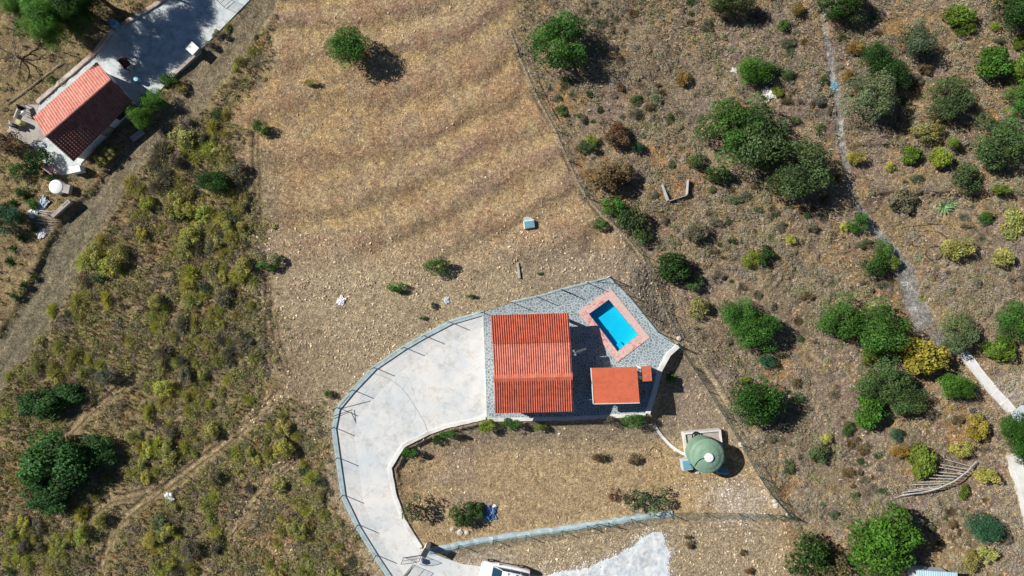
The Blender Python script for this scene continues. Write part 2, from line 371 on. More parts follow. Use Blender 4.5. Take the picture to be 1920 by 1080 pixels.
def G(px, py, up=0.0):
    p = W(px, py)
    for _ in range(2): p = W(px, py, float(gz(p.x, p.y)))
    p.z = float(gz(p.x, p.y))+up; return p
def mixc(c, a, t): return c*(1-t[..., None])+np.array(a)*t[..., None]
def ground_color(U, V):
    X = (U-960)/21.0; Y = -(V-540)/21.0
    n1 = fbm(X, Y, 101, 4, .25); n2 = fbm(X, Y, 111, 4, .9); n3 = fbm(X, Y, 121, 3, .12)
    c = np.zeros(U.shape+(3,)); c[:] = (.33,.265,.15)                       # scrub soil, left
    rt = sstep(900, 1100, U); c = mixc(c, (.33,.265,.185), rt)               # right
    c = mixc(c, (.38,.27,.145), rt*sstep(.48, .62, n3+.5*(n2-.5))*.85); c = mixc(c, (.40,.24,.10), rt*sstep(.60, .70, fbm(X, Y, 162, 4, .3))*.7); c = mixc(c, (.21,.165,.12), rt*sstep(.52, .68, fbm(X, Y, 161, 4, .45))*.7)          # warm straw patches
    c = mixc(c, (.29,.23,.20), rt*sstep(.55, .7, n1)*.8)
    c = mixc(c, (.34,.23,.12), (1-rt)*sstep(.55, .72, n1))
    dF = sdist(FIELD, U, V)+(70+60*sstep(800, 650, U))*(fbm(X, Y, 131, 3, .35)-.5)
    f = sstep(14, -14, dF)
    fc = np.zeros_like(c); fc[:] = (.50,.365,.215)
    t = (V+.36*(U-700)+.00040*(U-760)**2)/82.0+2.2*fbm(X, Y, 21, 3, .055)+.30*fbm(X, Y, 23, 4, .3)+.30*(fbm(X, Y, 24, 4, .8)-.5); fr = t-np.floor(t)
    up = sstep(520, 440, V)
    fm = sstep(.30, .62, fbm(X, Y, 26, 4, .3)); fc = mixc(fc, (.37,.245,.185), up*sstep(.1, .5, fr)*sstep(.95, .7, fr)*fm*.95); fc = mixc(fc, (.22,.165,.11), up*np.exp(-((fr-.68)/.05)**2)*sstep(.30, .52, fbm(X, Y, 27, 3, .5))*.7)                    # greyish-mauve dead grass; thin dark lines paint the shade along the steps
    fc = mixc(fc, (.60,.45,.22), up*sstep(.3, .6, fbm(X, Y, 28, 3, .2))*(sstep(.8, .98, fr)+sstep(.12, 0, fr))*.7)                   # straw edge
    fc = mixc(fc, (.50,.34,.18), sstep(.54, .7, n3)*.5)
    fc = mixc(fc, (.34,.26,.18), sstep(.50, .62, fbm(X, Y, 171, 5, .8))*.6); fc = mixc(fc, (.52,.41,.25), sstep(.56, .66, fbm(X, Y, 172, 5, 1.1))*.5); fc = mixc(fc, (.40,.25,.15), sstep(.54, .66, fbm(X, Y, 173, 4, .5))*.5)
    near = sstep(440, 520, V)*sstep(1180, 1100, U*0+1)
    fc = mixc(fc, (.45,.375,.265), sstep(430, 520, V)*.75)                    # stony soil near the house
    fc = mixc(fc, (.35,.285,.215), sstep(440, 480, V)*sstep(600, 560, V)*sstep(940, 1020, U)*.8)
    fc = mixc(fc, (.27,.205,.13), sstep(1300, 900, V)*sstep(660, 560, U)*sstep(560, 640, V)*.5)
    fc = mixc(fc, (.36,.29,.20), sstep(70, 0, np.abs(U-495-.02*(V-400)))*sstep(260, 330, V)*sstep(640, 500, V)*.8)
    g = sstep(3, -8, sdist(GARDEN, U, V)); gc = np.zeros_like(c); gc[:] = (.46,.35,.215)
    gc = mixc(gc, (.33,.275,.205), sstep(880, 800, V+25*(n1-.5))*.9); gc = mixc(gc, (.36,.28,.23), sstep(.52, .66, n1)*.6)
    gc = mixc(gc, (.48,.34,.18), sstep(.52, .68, n3)*.5)
    fc = fc*(1-g[..., None])+gc*g[..., None]
    wh = sstep(80, 20, np.hypot((U-1380)*.85, (V-940)*1.5)+40*(n2-.5)); fc = mixc(fc, (.56,.51,.46), wh*.55)
    wh = sstep(60, 10, np.hypot((U-905)*.5, (V-1055)*1.5)+30*(n2-.5)); fc = mixc(fc, (.46,.42,.38), wh*.5)
    c = c*(1-f[..., None])+fc*f[..., None]
    b = sstep(5, -9, sdist(BANK, U, V)+26*(n2-.5)); c = mixc(c, (.135,.115,.090), b)
    WORN = [(958,60),(972,98),(1000,165),(1042,245),(1066,300),(1088,348),(1104,372),(1130,402),(1168,436),(1204,478),(1228,525),(1250,585),(1268,618),(1290,650),(1345,722),(1390,800),(1432,890),(1480,966)]
    d, _ = ldist(WORN, U, V); c = mixc(c, (.46,.38,.27), sstep(11, 4, d+10*(n2-.5))*.65); c = mixc(c, (.10,.08,.055), sstep(3.2, 1.2, np.abs(d-7)+3*(n2-.5))*sstep(.35, .5, fbm(X, Y, 181, 3, .6))*.8)
    # ruts
    for k, r_ in enumerate(RUTS):
        d, _ = ldist(r_, U, V); c = mixc(c, (.46,.36,.22), sstep(15, 3, d+26*(n2-.5))*(.9 if k < 4 else .3)); c = mixc(c, (.10,.08,.05), (np.exp(-((d-6-4*(n1-.5))/2.4)**2)*.8 if k < 4 else 0*d))
    for k in (4, 5):
        d, _ = ldist(RUTS[k], U, V); c = mixc(c, (.13,.10,.065), np.maximum(np.exp(-((d-5)/3.0)**2), 0)*sstep(.15, .35, fbm(X, Y, 190+k, 3, .5))*1.0)
    q = sdist(COTBANK, U, V)+30*(n2-.5); cb = sstep(8, -8, q)
    cc = np.zeros_like(c); cc[:] = (.33,.255,.145); cc = mixc(cc, (.24,.20,.12), sstep(.5, .65, n1)); cc = mixc(cc, (.42,.36,.24), sstep(.55, .7, n3)*sstep(420, 470, V))
    c = c*(1-cb[..., None])+cc*cb[..., None]
    d, w_ = ldist(TRACK, U, V); k = d/np.maximum(w_, 1)+.5*(n2-.5)
    tc = np.zeros_like(c); tc[:] = (.27,.225,.155); tc = mixc(tc, (.225,.205,.145), sstep(330, 420, V)); tc = mixc(tc, (.33,.28,.20), sstep(.5, .7, n2)*.5)
    tc = mixc(tc, (.34,.29,.20), np.exp(-((k-.45)/.13)**2)*.55); tc = mixc(tc, (.17,.15,.10), np.exp(-((k-.12)/.10)**2)*.45); tc = mixc(tc, (.18,.155,.105), np.exp(-((k-.72)/.09)**2)*.4)
    s = sstep(1.12, .88, k); c = c*(1-s[..., None])+tc*s[..., None]
    c = mixc(c, (.12,.095,.065), np.exp(-((k-1.15)/.12)**2)*.45*sstep(200, 330, V))
    d, w_ = ldist(PATH, U, V); k = d/np.maximum(w_, 1)+.7*(n2-.5)
    pc = np.zeros_like(c); pc[:] = (.31,.305,.30); pc = mixc(pc, (.5,.5,.49), sstep(.58, .72, fbm(X, Y, 141, 3, 2.2)))
    s = sstep(1.3, .5, k+.5*(fbm(X, Y, 152, 3, 1.5)-.5))*(.55+.45*sstep(.30, .5, fbm(X, Y, 151, 3, .5))); c = c*(1-s[..., None])+pc*s[..., None]
    d = np.hypot((U-1905)*.8, (V-735)); c = mixc(c, (.50,.46,.42), sstep(48, 20, d+26*(n2-.5))*.8)
    return c
GC = ground_color(GU, GV)
nx, ny = len(xs), len(ys)
VV = np.stack([GXX, GYY, GZ], -1).reshape(-1, 3); CC = GC.reshape(-1, 3)
ii, jj = np.meshgrid(np.arange(nx-1), np.arange(ny-1)); a = (jj*nx+ii).ravel()
FF = np.stack([a, a+1, a+nx+1, a+nx], -1)
cu = (GU[:-1,:-1]+GU[1:,1:]).ravel()/2; cv = (GV[:-1,:-1]+GV[1:,1:]).ravel()/2
fxx = (cu-960)/21; fyy = -(cv-540)/21; nn = .5*(fbm(fxx, fyy, 111, 4, .9)-.5)
d, w_ = ldist(TRACK, cu, cv); zt = (d/np.maximum(w_, 1)+nn) < 1.0
d, w_ = ldist(PATH, cu, cv); zp = ((d/np.maximum(w_, 1)+nn) < 1.0) & ~zt
def submesh(name, sel):
    F = FF[sel]; used = np.unique(F); mp = np.zeros(len(VV), np.int64); mp[used] = np.arange(len(used))
    o = link(name, np_mesh(name, VV[used], mp[F], CC[used], True), M['ground']); tag(o, kind='structure'); return o
submesh('ground', ~(zt | zp)); submesh('dirt_track', zt); submesh('gravel_path', zp)

# ---------------- paved areas ----------------
def ring(poly, z=0): return [W(p[0], p[1], z) for p in poly][::-1]
def struct(o): return tag(o, kind='structure')
TZ = .12
o = struct(MB().prism(ring(DRIVE, .05), -.5, .05).build('driveway', M['concrete']))
cop_in = ring(COPING, TZ)
o = struct(MB().prism(ring(TERRACE, TZ), -.6, TZ, hole=cop_in).build('paved_terrace', M['paving']))
o = struct(MB().prism(ring(PATIO, .05), -.4, .05).build('patio', M['patio']))
o = struct(MB().prism(ring(YARD, .03), -.4, .03).build('courtyard', M['greyconc']))
def wallthing(name, pts, wd, h0, h1, m, label, cat, parent=None, zp=.1, follow=False, jag=0):
    P = []
    for i in range(len(pts)-1):
        a, b = pts[i], pts[i+1]; n = max(1, int(math.hypot(b[0]-a[0], b[1]-a[1])/(8 if jag else 14)))
        P += [(a[0]+(b[0]-a[0])*k/n, a[1]+(b[1]-a[1])*k/n) for k in range(n)]
    P.append(pts[-1]); Q = [W(p[0], p[1], zp) for p in P]
    if jag: Q = [Vector((q.x+random.uniform(-jag, jag), q.y+random.uniform(-jag, jag), 0)) for q in Q]
    z1 = [ (float(gz(q.x, q.y)) if follow else 0)+h1+(random.uniform(-jag, jag) if jag else 0) for q in Q]
    z0 = [ (float(gz(q.x, q.y)) if follow else 0)+h0 for q in Q]
    o = MB().strip(Q, wd, z0, z1).build(name, m, parent, bevel=.02)
    if label: tag(o, label, cat)
    return o
KOUT = [(904,583),(842,601),(792,627),(754,649),(698,687),(657,730),(629,764),(622,801),(630,859),(640,929),(668,987),(702,1042),(742,1102)]
wallthing('kerb_wall', [(p[0]+4, p[1]+3) for p in KOUT], .42, -.5, .17, M['kerb'], 'low pale kerb wall curving round the outer edge of the concrete driveway', 'kerb wall')
wallthing('retaining_wall', [(789,1027),(756,973),(740,927),(731,877),(756,836),(803,812),(837,800),(911,783)], .34, -1.4, .15, M['whitewall'], 'low white wall along the inner bend of the driveway above the garden', 'retaining wall', jag=.02)
wallthing('terrace_wall', [(1271,648),(1253,664),(1237,693),(1226,735),(1214,775)], .42, -1.6, .32, M['whitewall'], 'whitewashed terrace wall bending south from the pool corner past the outbuilding', 'terrace wall')
wallthing('retaining_wall', [(1211,778),(1134,781),(1060,785),(914,787)], .34, -1.6, .16, M['whitewall'], 'straight white retaining wall between the villa terrace and the lower garden', 'retaining wall')
struct(MB().strip([W(905,588,.1), W(912,782,.1)], .13, -.3, .135).build('kerb', M['whitewall']))
wallthing('kerb_wall', [(957,567),(1020,553),(1052,543),(1100,531),(1142,521),(1173,551),(1203,587),(1231,622),(1268,647)], .18, -.5, .17, M['kerb'], 'thin concrete kerb round the pool terrace under the green wire fence', 'kerb wall')
wallthing('kerb_wall', [(802,1034),(862,1022),(925,1012),(987,1003),(1053,994),(1100,985),(1140,980),(1183,973),(1227,967),(1262,963)], .5, -.8, .16, M['kerb'], 'pale rough concrete kerb wall along the bottom edge of the garden', 'kerb wall', follow=True, jag=.05)
# joint line in the driveway
m_j = mat('joint_filler', (.40,.43,.44), .9, .3, 6, 0)
struct(MB().strip([W(x, y, .05) for x, y in ((693,700),(712,703),(733,712),(752,726),(765,742),(780,765),(795,790),(803,812))], .06, .03, .056).build('driveway_joint', m_j))
# white spilled-cement pad, lower right of the driveway
pts = [(1018,1160),(1018,1078),(1050,1072),(1088,1064),(1127,1052),(1150,1040),(1172,1030),(1190,1020),(1198,1008),(1212,1000),(1226,996),(1240,1000),(1248,1006),(1250,1022),(1256,1034),(1258,1048),(1252,1064),(1262,1080),(1250,1160)]
den = []
for i in range(len(pts)):
    a, b = pts[i], pts[(i+1) % len(pts)]; n = max(1, int(math.hypot(b[0]-a[0], b[1]-a[1])/3))
    for k in range(n): den.append((a[0]+(b[0]-a[0])*k/n+random.uniform(-1.5, 1.5), a[1]+(b[1]-a[1])*k/n+random.uniform(-1.5, 1.5)))
us = np.arange(1005, 1275, 1.6); vs = np.arange(985, 1160, 1.6); UU, VVv = np.meshgrid(us, vs)
dd = sdist(den, UU, VVv); X_ = (UU-960)/21; Y_ = -(VVv-540)/21
dd = dd+12*(fbm(X_, Y_, 15, 5, .9)-.4); hz = gz(X_, Y_)+.012+.02*sstep(0, -10, dd)+(.05*(fbm(X_, Y_, 5, 3, .5)-.4)+.07*(fbm(X_, Y_, 6, 4, 2.8)-.5))*sstep(0, -8, dd); hz = np.where(dd > 0, gz(X_, Y_)-.10, hz)
n_ = len(us); a_ = (np.arange(len(vs)-1)[:, None]*n_+np.arange(n_-1)[None]).ravel()
F_ = np.stack([a_, a_+n_, a_+n_+1, a_+1], -1); keep = (dd[:-1,:-1].ravel() < 5)
struct(link('cement_pad', np_mesh('cement_pad', np.stack([X_, Y_, hz], -1).reshape(-1, 3), F_[keep], None, True), M['roughconc']))
# right-hand white steps and slabs
mb_w = M['whitewall']
t = [(1804,662),(1816,676),(1828,692),(1845,713),(1862,734),(1880,752),(1897,772)]
st_ = empty('stepped_path', G(1850,715)); tag(st_, kind='structure')
for i in range(len(t)-1):
    a, b = G(*t[i]), G(*t[i+1]); c = (a+b)/2; L = (b-a).length; zt_ = .22-.02*i
    o = MB().box((0,0,0), (L-.02, .85+.06*(i % 2), .5)).build('step', mb_w, st_, bevel=.02)
    o.location = c-st_.location+Vector((0,0,zt_-.25)); o.rotation_euler = (0,0,math.atan2((b-a).y, (b-a).x))
struct(MB().prism([G(x, y) for x, y in ((1893,775),(1915,760),(1990,760),(1990,815),(1922,806),(1900,790))][::-1], -.4, .12).build('pale_pavement', concrete_mat('pale_blue_slab', (.56,.64,.66), (.48,.57,.60), 1.0)))
wallthing('garden_wall', [(1896,852),(1905,885),(1918,930),(1935,1000)], .95, -.5, .7, M['whitewall'], 'thick white wall running down the right edge below the dark green hedge', 'wall', follow=False)
# cottage retaining wall
wallthing('retaining_wall', [(68,192),(110,155),(156,116),(170,104),(186,86),(203,62),(214,54),(240,38),(285,12),(330,-18)], .34, -.4, .2, M['oldwall'], 'old pinkish retaining wall on the uphill side of the tiled cottage patio', 'retaining wall', zp=.2, jag=.03)
# low wall along the lower patio edge under the square pillar
wallthing('patio_wall', [(376,96),(352,118),(330,138),(305,163)], .3, -.4, .30, M['greyconc'], 'low grey wall along the patio edge below the square white pillar', 'wall')

# ---------------- pool ----------------
pool = empty('swimming_pool', W(1151,609,0), 0, 'rectangular turquoise swimming pool with pink coping on the paved terrace', 'swimming pool')
def child_at(mb, name, m, root, **k):
    o = mb.build(name, m, root, **k); o.matrix_parent_inverse = Matrix.Translation(-root.location); return o
m_cop, t_, b_ = newmat('pink_coping'); nz = noise_node(t_, 5, 8, .7); r_ = ramp(t_, nz.outputs[0], [(.3, (.60,.40,.36)), (.7, (.74,.54,.49))])
nz2 = noise_node(t_, 3.3, 8, .8); tc = N(t_, 'ShaderNodeTexCoord'); sp = N(t_, 'ShaderNodeSeparateXYZ'); t_.links.new(tc.outputs['Object'], sp.inputs[0])
# red stains along the right-hand long side
ax = W(1155,545), W(1222,630); dirx = (ax[1]-ax[0]).normalized(); nrm = Vector((dirx.y, -dirx.x, 0)); off = nrm.dot(W(1173,603))
cb = N(t_, 'ShaderNodeVectorMath', operation='DOT_PRODUCT'); t_.links.new(tc.outputs['Object'], cb.inputs[0]); cb.inputs[1].default_value = nrm
mr = N(t_, 'ShaderNodeMapRange'); mr.inputs[1].default_value = off-.35; mr.inputs[2].default_value = off+.1; t_.links.new(cb.outputs['Value'], mr.inputs[0])
mm = N(t_, 'ShaderNodeMath', operation='MULTIPLY'); t_.links.new(mr.outputs[0], mm.inputs[0])
r2 = ramp(t_, nz2.outputs[0], [(.50, (0,0,0)), (.60, (1,1,1))]); t_.links.new(r2.outputs[0], mm.inputs[1])
mx = N(t_, 'ShaderNodeMix', data_type='RGBA'); t_.links.new(mm.outputs[0], mx.inputs[0]); t_.links.new(r_.outputs[0], mx.inputs[6]); mx.inputs[7].default_value = (.55,.13,.12,1)
jb = N(t_, 'ShaderNodeTexBrick'); jb.offset = 0; jb.inputs['Scale'].default_value = 2.2; jb.inputs['Row Height'].default_value = .5; jb.inputs['Mortar Size'].default_value = .012; jb.inputs['Color1'].default_value = (1,1,1,1); jb.inputs['Color2'].default_value = (.93,.92,.92,1); jb.inputs['Mortar'].default_value = (.72,.68,.68,1)
rt_ = N(t_, 'ShaderNodeVectorRotate', rotation_type='Z_AXIS'); rt_.inputs['Angle'].default_value = -math.atan2(dirx.y, dirx.x); t_.links.new(tc.outputs['Object'], rt_.inputs['Vector']); t_.links.new(rt_.outputs[0], jb.inputs[0])
t_.links.new(mulcol(t_, mx.outputs[2], jb.outputs[0]), b_.inputs['Base Color']); b_.inputs['Roughness'].default_value = .8
pin = ring(POOL, TZ)
child_at(MB().prism(cop_in, -.2, TZ+.06, hole=pin), 'coping', m_cop, pool)
m_lin, t_, b_ = newmat('pool_lining'); bk = N(t_, 'ShaderNodeTexBrick'); bk.offset = 0; bk.inputs['Scale'].default_value = 4
bk.inputs['Color1'].default_value = (.0,.56,.80,1); bk.inputs['Color2'].default_value = (.0,.50,.78,1); bk.inputs['Mortar'].default_value = (.05,.70,.82,1); bk.inputs['Mortar Size'].default_value = .01
tc = N(t_, 'ShaderNodeTexCoord'); t_.links.new(tc.outputs['Object'], bk.inputs[0]); nz = noise_node(t_, 1.2, 4); r_ = ramp(t_, nz.outputs[0], [(.3, (.9,.92,.95)), (.7, (1.05,1.05,1.02))])
t_.links.new(mulcol(t_, bk.outputs[0], r_.outputs[0]), b_.inputs['Base Color']); b_.inputs['Roughness'].default_value = .4
mb = MB(); n = 4; zf = -.62
mb.v = [tuple(p.xy)+(TZ-.02,) for p in pin]+[tuple(p.xy)+(zf,) for p in pin]
mb.f = [(i, (i+1) % 4, 4+(i+1) % 4, 4+i) for i in range(4)]+[(4,5,6,7)]
lin = child_at(mb, 'basin', m_lin, pool)
cen = sum(pin, Vector())/4
stp = [p.lerp(cen, 0) for p in pin]
# seat step in the lower-left corner
pl = W(1158,659,0); pa = W(1104,588.5,0); pr = W(1197,627.5,0)
d1 = (pa-pl).normalized(); d2 = (pr-pl).normalized()
sq = [pl, pl+d2*.75, pl+d2*.75+d1*.5, pl+d1*.5]
child_at(MB().prism([p.xy for p in sq], zf, -.32), 'pool_step', m_lin, pool)
m_wat, t_, b_ = newmat('pool_water'); gl = N(t_, 'ShaderNodeBsdfGlossy'); gl.inputs['Roughness'].default_value = .02; tr = N(t_, 'ShaderNodeBsdfTransparent'); tr.inputs[0].default_value = (.80,.97,1,1)
lw = N(t_, 'ShaderNodeLayerWeight'); pw_ = N(t_, 'ShaderNodeMath', operation='POWER'); t_.links.new(lw.outputs['Facing'], pw_.inputs[0]); pw_.inputs[1].default_value = 5; fr = N(t_, 'ShaderNodeMath', operation='MULTIPLY_ADD'); t_.links.new(pw_.outputs[0], fr.inputs[0]); fr.inputs[1].default_value = .6; fr.inputs[2].default_value = .025; ms = N(t_, 'ShaderNodeMixShader'); nz = noise_node(t_, 4, 3); bp = N(t_, 'ShaderNodeBump'); bp.inputs['Strength'].default_value = .15; bp.inputs['Distance'].default_value = .03
t_.links.new(nz.outputs[0], bp.inputs['Height']); t_.links.new(bp.outputs[0], gl.inputs['Normal'])
t_.links.new(fr.outputs[0], ms.inputs[0]); t_.links.new(tr.outputs[0], ms.inputs[1]); t_.links.new(gl.outputs[0], ms.inputs[2]); t_.links.new(ms.outputs[0], t_.nodes['Material Output'].inputs[0])
mb = MB(); mb.v = [tuple(p.xy)+(.02,) for p in pin]; mb.f = [(0,1,2,3)]; wt = child_at(mb, 'water', m_wat, pool); wt.data.update()
if wt.data.polygons[0].normal.z < 0: wt.data.flip_normals()

# ---------------- tiled roofs ----------------
def roof_mat(name, c, c2, sat=1):
    m, t, b = newmat(name); n1 = noise_node(t, 1.2, 6, .7); n2 = noise_node(t, 22, 5, .8)
    r1 = ramp(t, n1.outputs[0], [(.35, c), (.65, c2)]); n3 = noise_node(t, 3.5, 6, .8); r3 = ramp(t, n3.outputs[0], [(.36, (.80,.78,.78)), (.46, (1,1,1)), (.62, (1,1,1)), (.72, (1.15,1.25,1.3))]); vt = N(t, 'ShaderNodeTexVoronoi'); vt.inputs['Scale'].default_value = 4.2; tq = N(t, 'ShaderNodeTexCoord'); t.links.new(tq.outputs['Object'], vt.inputs['Vector']); bq_ = N(t, 'ShaderNodeRGBToBW'); t.links.new(vt.outputs['Color'], bq_.inputs[0]); r4 = ramp(t, bq_.outputs[0], [(.2, (.86,.86,.86)), (.8, (1.1,1.1,1.1))]); r2 = ramp(t, n2.outputs[0], [(.3, (.82,.8,.78)), (.7, (1.12,1.1,1.1))])
    t.links.new(mulcol(t, mulcol(t, mulcol(t, r1.outputs[0], r2.outputs[0]), r3.outputs[0]), r4.outputs[0]), b.inputs['Base Color']); b.inputs['Roughness'].default_value = .8; b.inputs['Specular IOR Level'].default_value = .25; return m
def tile_sheet(p00, p10, p01, p11, nr, ncour, amp, step, seg=8, thick=.1):
    """ribs run from edge p00-p10 (eave) up to p01-p11 (ridge)"""
    P = [Vector(p) for p in (p00, p10, p01, p11)]; nrm = (P[1]-P[0]).cross(P[2]-P[0]).normalized()
    if nrm.z < 0: nrm = -nrm
    nu = nr*seg+1; rows = []
    for c in range(ncour):
        rows += [((c)/ncour+1e-4, step), ((c+1)/ncour, 0.0)]
    V = []; u = np.linspace(0, 1, nu)
    ph = (u*nr) % 1.0; prof = np.where(ph < .62, np.sqrt(np.clip(1-((ph-.31)/.31)**2, 0, 1)), -.25*np.sin((ph-.62)/.38*np.pi))*amp
    jit = np.repeat(rng.uniform(-.004, .004, nr+1), seg)[:nu]
    for v, s in rows:
        a = P[0].lerp(P[2], v); b = P[1].lerp(P[3], v); A = np.array(a); B = np.array(b)
        jr = np.repeat(rng.uniform(-.004, .004, nr+1), seg)[:nu]
        V.append(A+(B-A)*u[:, None]+np.array(nrm)*(prof+s+jit+jr)[:, None])
    V = np.concatenate(V); nrw = len(rows)
    a = (np.arange(nrw-1)[:, None]*nu+np.arange(nu-1)[None]).ravel(); F = np.stack([a, a+1, a+nu+1, a+nu], -1)
    base = len(V); lo = np.array([np.array(p-nrm*thick) for p in (P[0], P[1], P[3], P[2])])
    V = np.concatenate([V, lo]); F = np.concatenate([F, [[base+3, base+2, base+1, base]]])
    e0 = [0, nu-1, (nrw-1)*nu+nu-1, (nrw-1)*nu]
    S = [[e0[i], e0[(i+1) % 4], base+(i+1) % 4, base+i] for i in range(4)]
    F = np.concatenate([F, S]); return V, F
def roof_obj(name, m, parent, *a, **k):
    V, F = tile_sheet(*a, **k); o = link(name, np_mesh(name, V, F), m, parent)
    o.matrix_parent_inverse = Matrix.Translation(-parent.location); return o
m_red = roof_mat('terracotta_tiles', (.50,.125,.075), (.60,.17,.105)); m_lightred = roof_mat('sunlit_slope_tiles', (.60,.205,.145), (.70,.28,.20)); m_flat = roof_mat('flat_terracotta', (.56,.14,.08), (.64,.18,.10))  # paler tile copy: sunlight on the steeper middle slope is put into its colour
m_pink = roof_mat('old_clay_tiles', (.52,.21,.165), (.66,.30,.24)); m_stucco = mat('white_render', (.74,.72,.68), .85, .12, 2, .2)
m_win = mat('dark_glass', (.02,.03,.04), .15, .1, 2, 0, spec=.6); m_shut = mat('brown_shutter', (.14,.07,.04), .6, .2, 5, 0)
villa = empty('villa', W(998,682,TZ), 0, 'white villa with ribbed red tile roof between the concrete drive and the pool', 'house')
def wxy(px, py, z): return W(px, py, z)
zN, zS, zM, zR = 2.65, 2.98, 3.1, 3.85
TL, TR = wxy(920,591,zN), wxy(1066,587,zN); ML, MR = wxy(923.5,645.5,zM), wxy(1069.5,641,zM)
RL, RR = wxy(926.5,710,zR), wxy(1072.5,706,zR); BL, BR = wxy(928,775,zS), wxy(1075,771,zS)
up = Vector((0,0,.16))
roof_obj('porch_roof', m_red, villa, TL, TR, ML, MR, 34, 5, .095, .016)
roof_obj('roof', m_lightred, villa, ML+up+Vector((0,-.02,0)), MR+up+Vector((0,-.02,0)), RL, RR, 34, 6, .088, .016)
roof_obj('roof', m_red, villa, BL, BR, RL, RR, 34, 6, .068, .016)
mb = MB(); a = RL+Vector((-.05,0,.07)); b = RR+Vector((.05,0,.07)); d = Vector((0,-.32,-.12)); d2 = Vector((0,.32,-.07))
u_ = Vector((0,0,-.12)); mb.add([a+d2, a, a+d, b+d2, b, b+d, a+d2+u_, a+u_, a+d+u_, b+d2+u_, b+u_, b+d+u_], [(0,3,4,1),(1,4,5,2),(6,7,10,9),(7,8,11,10),(0,1,7,6),(1,2,8,7),(3,9,10,4),(4,10,11,5),(0,6,9,3),(2,5,11,8)])
child_at(mb, 'ridge_cap', m_flat, villa)
ins = .30
def inset4(a, b, c, d, k):
    cx = (a+b+c+d)/4; return [Vector((p.x-math.copysign(k, p.x-cx.x), p.y-math.copysign(k, p.y-cx.y))) for p in (a, b, c, d)]
# main block walls under the mid and south slopes, porch posts under the north one
mN_L = ML.lerp(TL, .0); wl = inset4(MR, ML, BL, BR, ins)
gl_ = []
wallp = [Vector((wl[1].x, wl[1].y+ins*1.0)), Vector((wl[2].x, wl[2].y)), Vector((wl[3].x, wl[3].y)), Vector((wl[0].x, wl[0].y+ins*1.0))]
mb = MB(); mb.prism([p.xy for p in wallp], -.3, 2.62)
gx0 = wallp[0].x; gx1 = wallp[3].x
for gxp, s in ((gx0, 1), (gx1-.22, 1)):   # gable ends
    yN = wallp[0].y; yS = wallp[1].y; yR = RL.y if s else 0
    mb.add([(gxp, yS, 2.6), (gxp, yN, 2.6), (gxp, yN, 3.0), (gxp, RL.y, zR-.22), (gxp, yS, 2.68), (gxp+.22, yS, 2.6), (gxp+.22, yN, 2.6), (gxp+.22, yN, 3.0), (gxp+.22, RL.y, zR-.22), (gxp+.22, yS, 2.68)],
           [(0,1,2,3,4), (9,8,7,6,5), (0,5,6,1), (1,6,7,2), (2,7,8,3), (3,8,9,4), (4,9,5,0)])
mb.box(((gx0+gx1)/2, wallp[0].y-.1, 2.8), (gx1-gx0, .2, .5))
child_at(mb, 'wall', m_stucco, villa)
py0 = TL.y-.35
for k in range(4):
    x = gx0+.12+(gx1-gx0-.24)*k/3; child_at(MB().box((x, py0, 1.25), (.24, .24, 2.35)), 'porch_post', m_stucco, villa, bevel=.015)
child_at(MB().box(((gx0+gx1)/2, py0, 2.46), (gx1-gx0, .22, .16)), 'porch_beam', M['wood'], villa)
def window(x, y, z, wd, h, face, root, name='window', door=False):
    """face: outward unit axis"""
    f = Vector(face).normalized(); tdir = Vector((-f.y, f.x, 0)); rz = math.atan2(tdir.y, tdir.x)
    fr = MB().box((x+f.x*.02, y+f.y*.02, z), (wd+.12, .06, h+.12), rz); o = child_at(fr, 'door' if door else 'window', m_shut, root)
    g = MB().box((x+f.x*.045, y+f.y*.045, z), (wd, .04, h), rz).build('door_panel' if door else 'pane', M['wood'] if door else m_win, o)
    g.matrix_parent_inverse = (Matrix.Translation(-root.location)).copy(); g.matrix_parent_inverse = Matrix.Identity(4)
    return o
for yy in (wallp[1].y+1.3, wallp[0].y-1.2): window(gx1, yy, 1.45, 1.1, 1.0, (1,0,0), villa); window(gx0, yy, 1.45, 1.0, 1.0, (-1,0,0), villa)
window((gx0+gx1)/2, wallp[0].y, 1.15, .95, 2.05, (0,1,0), villa, door=True); window(gx0+1.5, wallp[0].y, 1.45, 1.0, 1.0, (0,1,0), villa); window(gx1-1.5, wallp[1].y, 1.45, 1.1, 1.0, (0,-1,0), villa)
window(gx0+1.6, wallp[1].y, 1.45, 1.1, 1.0, (0,-1,0), villa)
# aerial
m_al = mat('aluminium', (.6,.6,.6), .35, .1, 5, 0, metal=.7)
ap = W(1072,657,2.9); ah = W(1078,656,4.6)
mb = MB(); mb.tube([(ap.x-.1, ap.y, 2.2), (ap.x+.12, ap.y, 2.4), (ap.x+.14, ap.y, 4.75)], .025, 8)
q = Vector((ap.x+.14, ap.y, 4.7)); dr = Vector((.93, .33, 0)).normalized(); pr_ = Vector((-dr.y, dr.x, 0))
mb.tube([q-dr*.15, q+dr*.95], .014, 6)
for k in range(7): c = q+dr*(.18+.12*k); mb.tube([c-pr_*(.17-.012*k), c+pr_*(.17-.012*k)], .010, 5)
for s in (-1, 1): mb.tube([q-dr*.02+pr_*.03*s, q-dr*.05+pr_*.30*s+Vector((0,0,.1*s))], .018, 5); mb.box(q-dr*.08+pr_*.16*s, (.18,.16,.02), math.atan2(dr.y, dr.x))
child_at(mb, 'aerial', m_al, villa)
# shadow-casting slim flue at the north-east eave

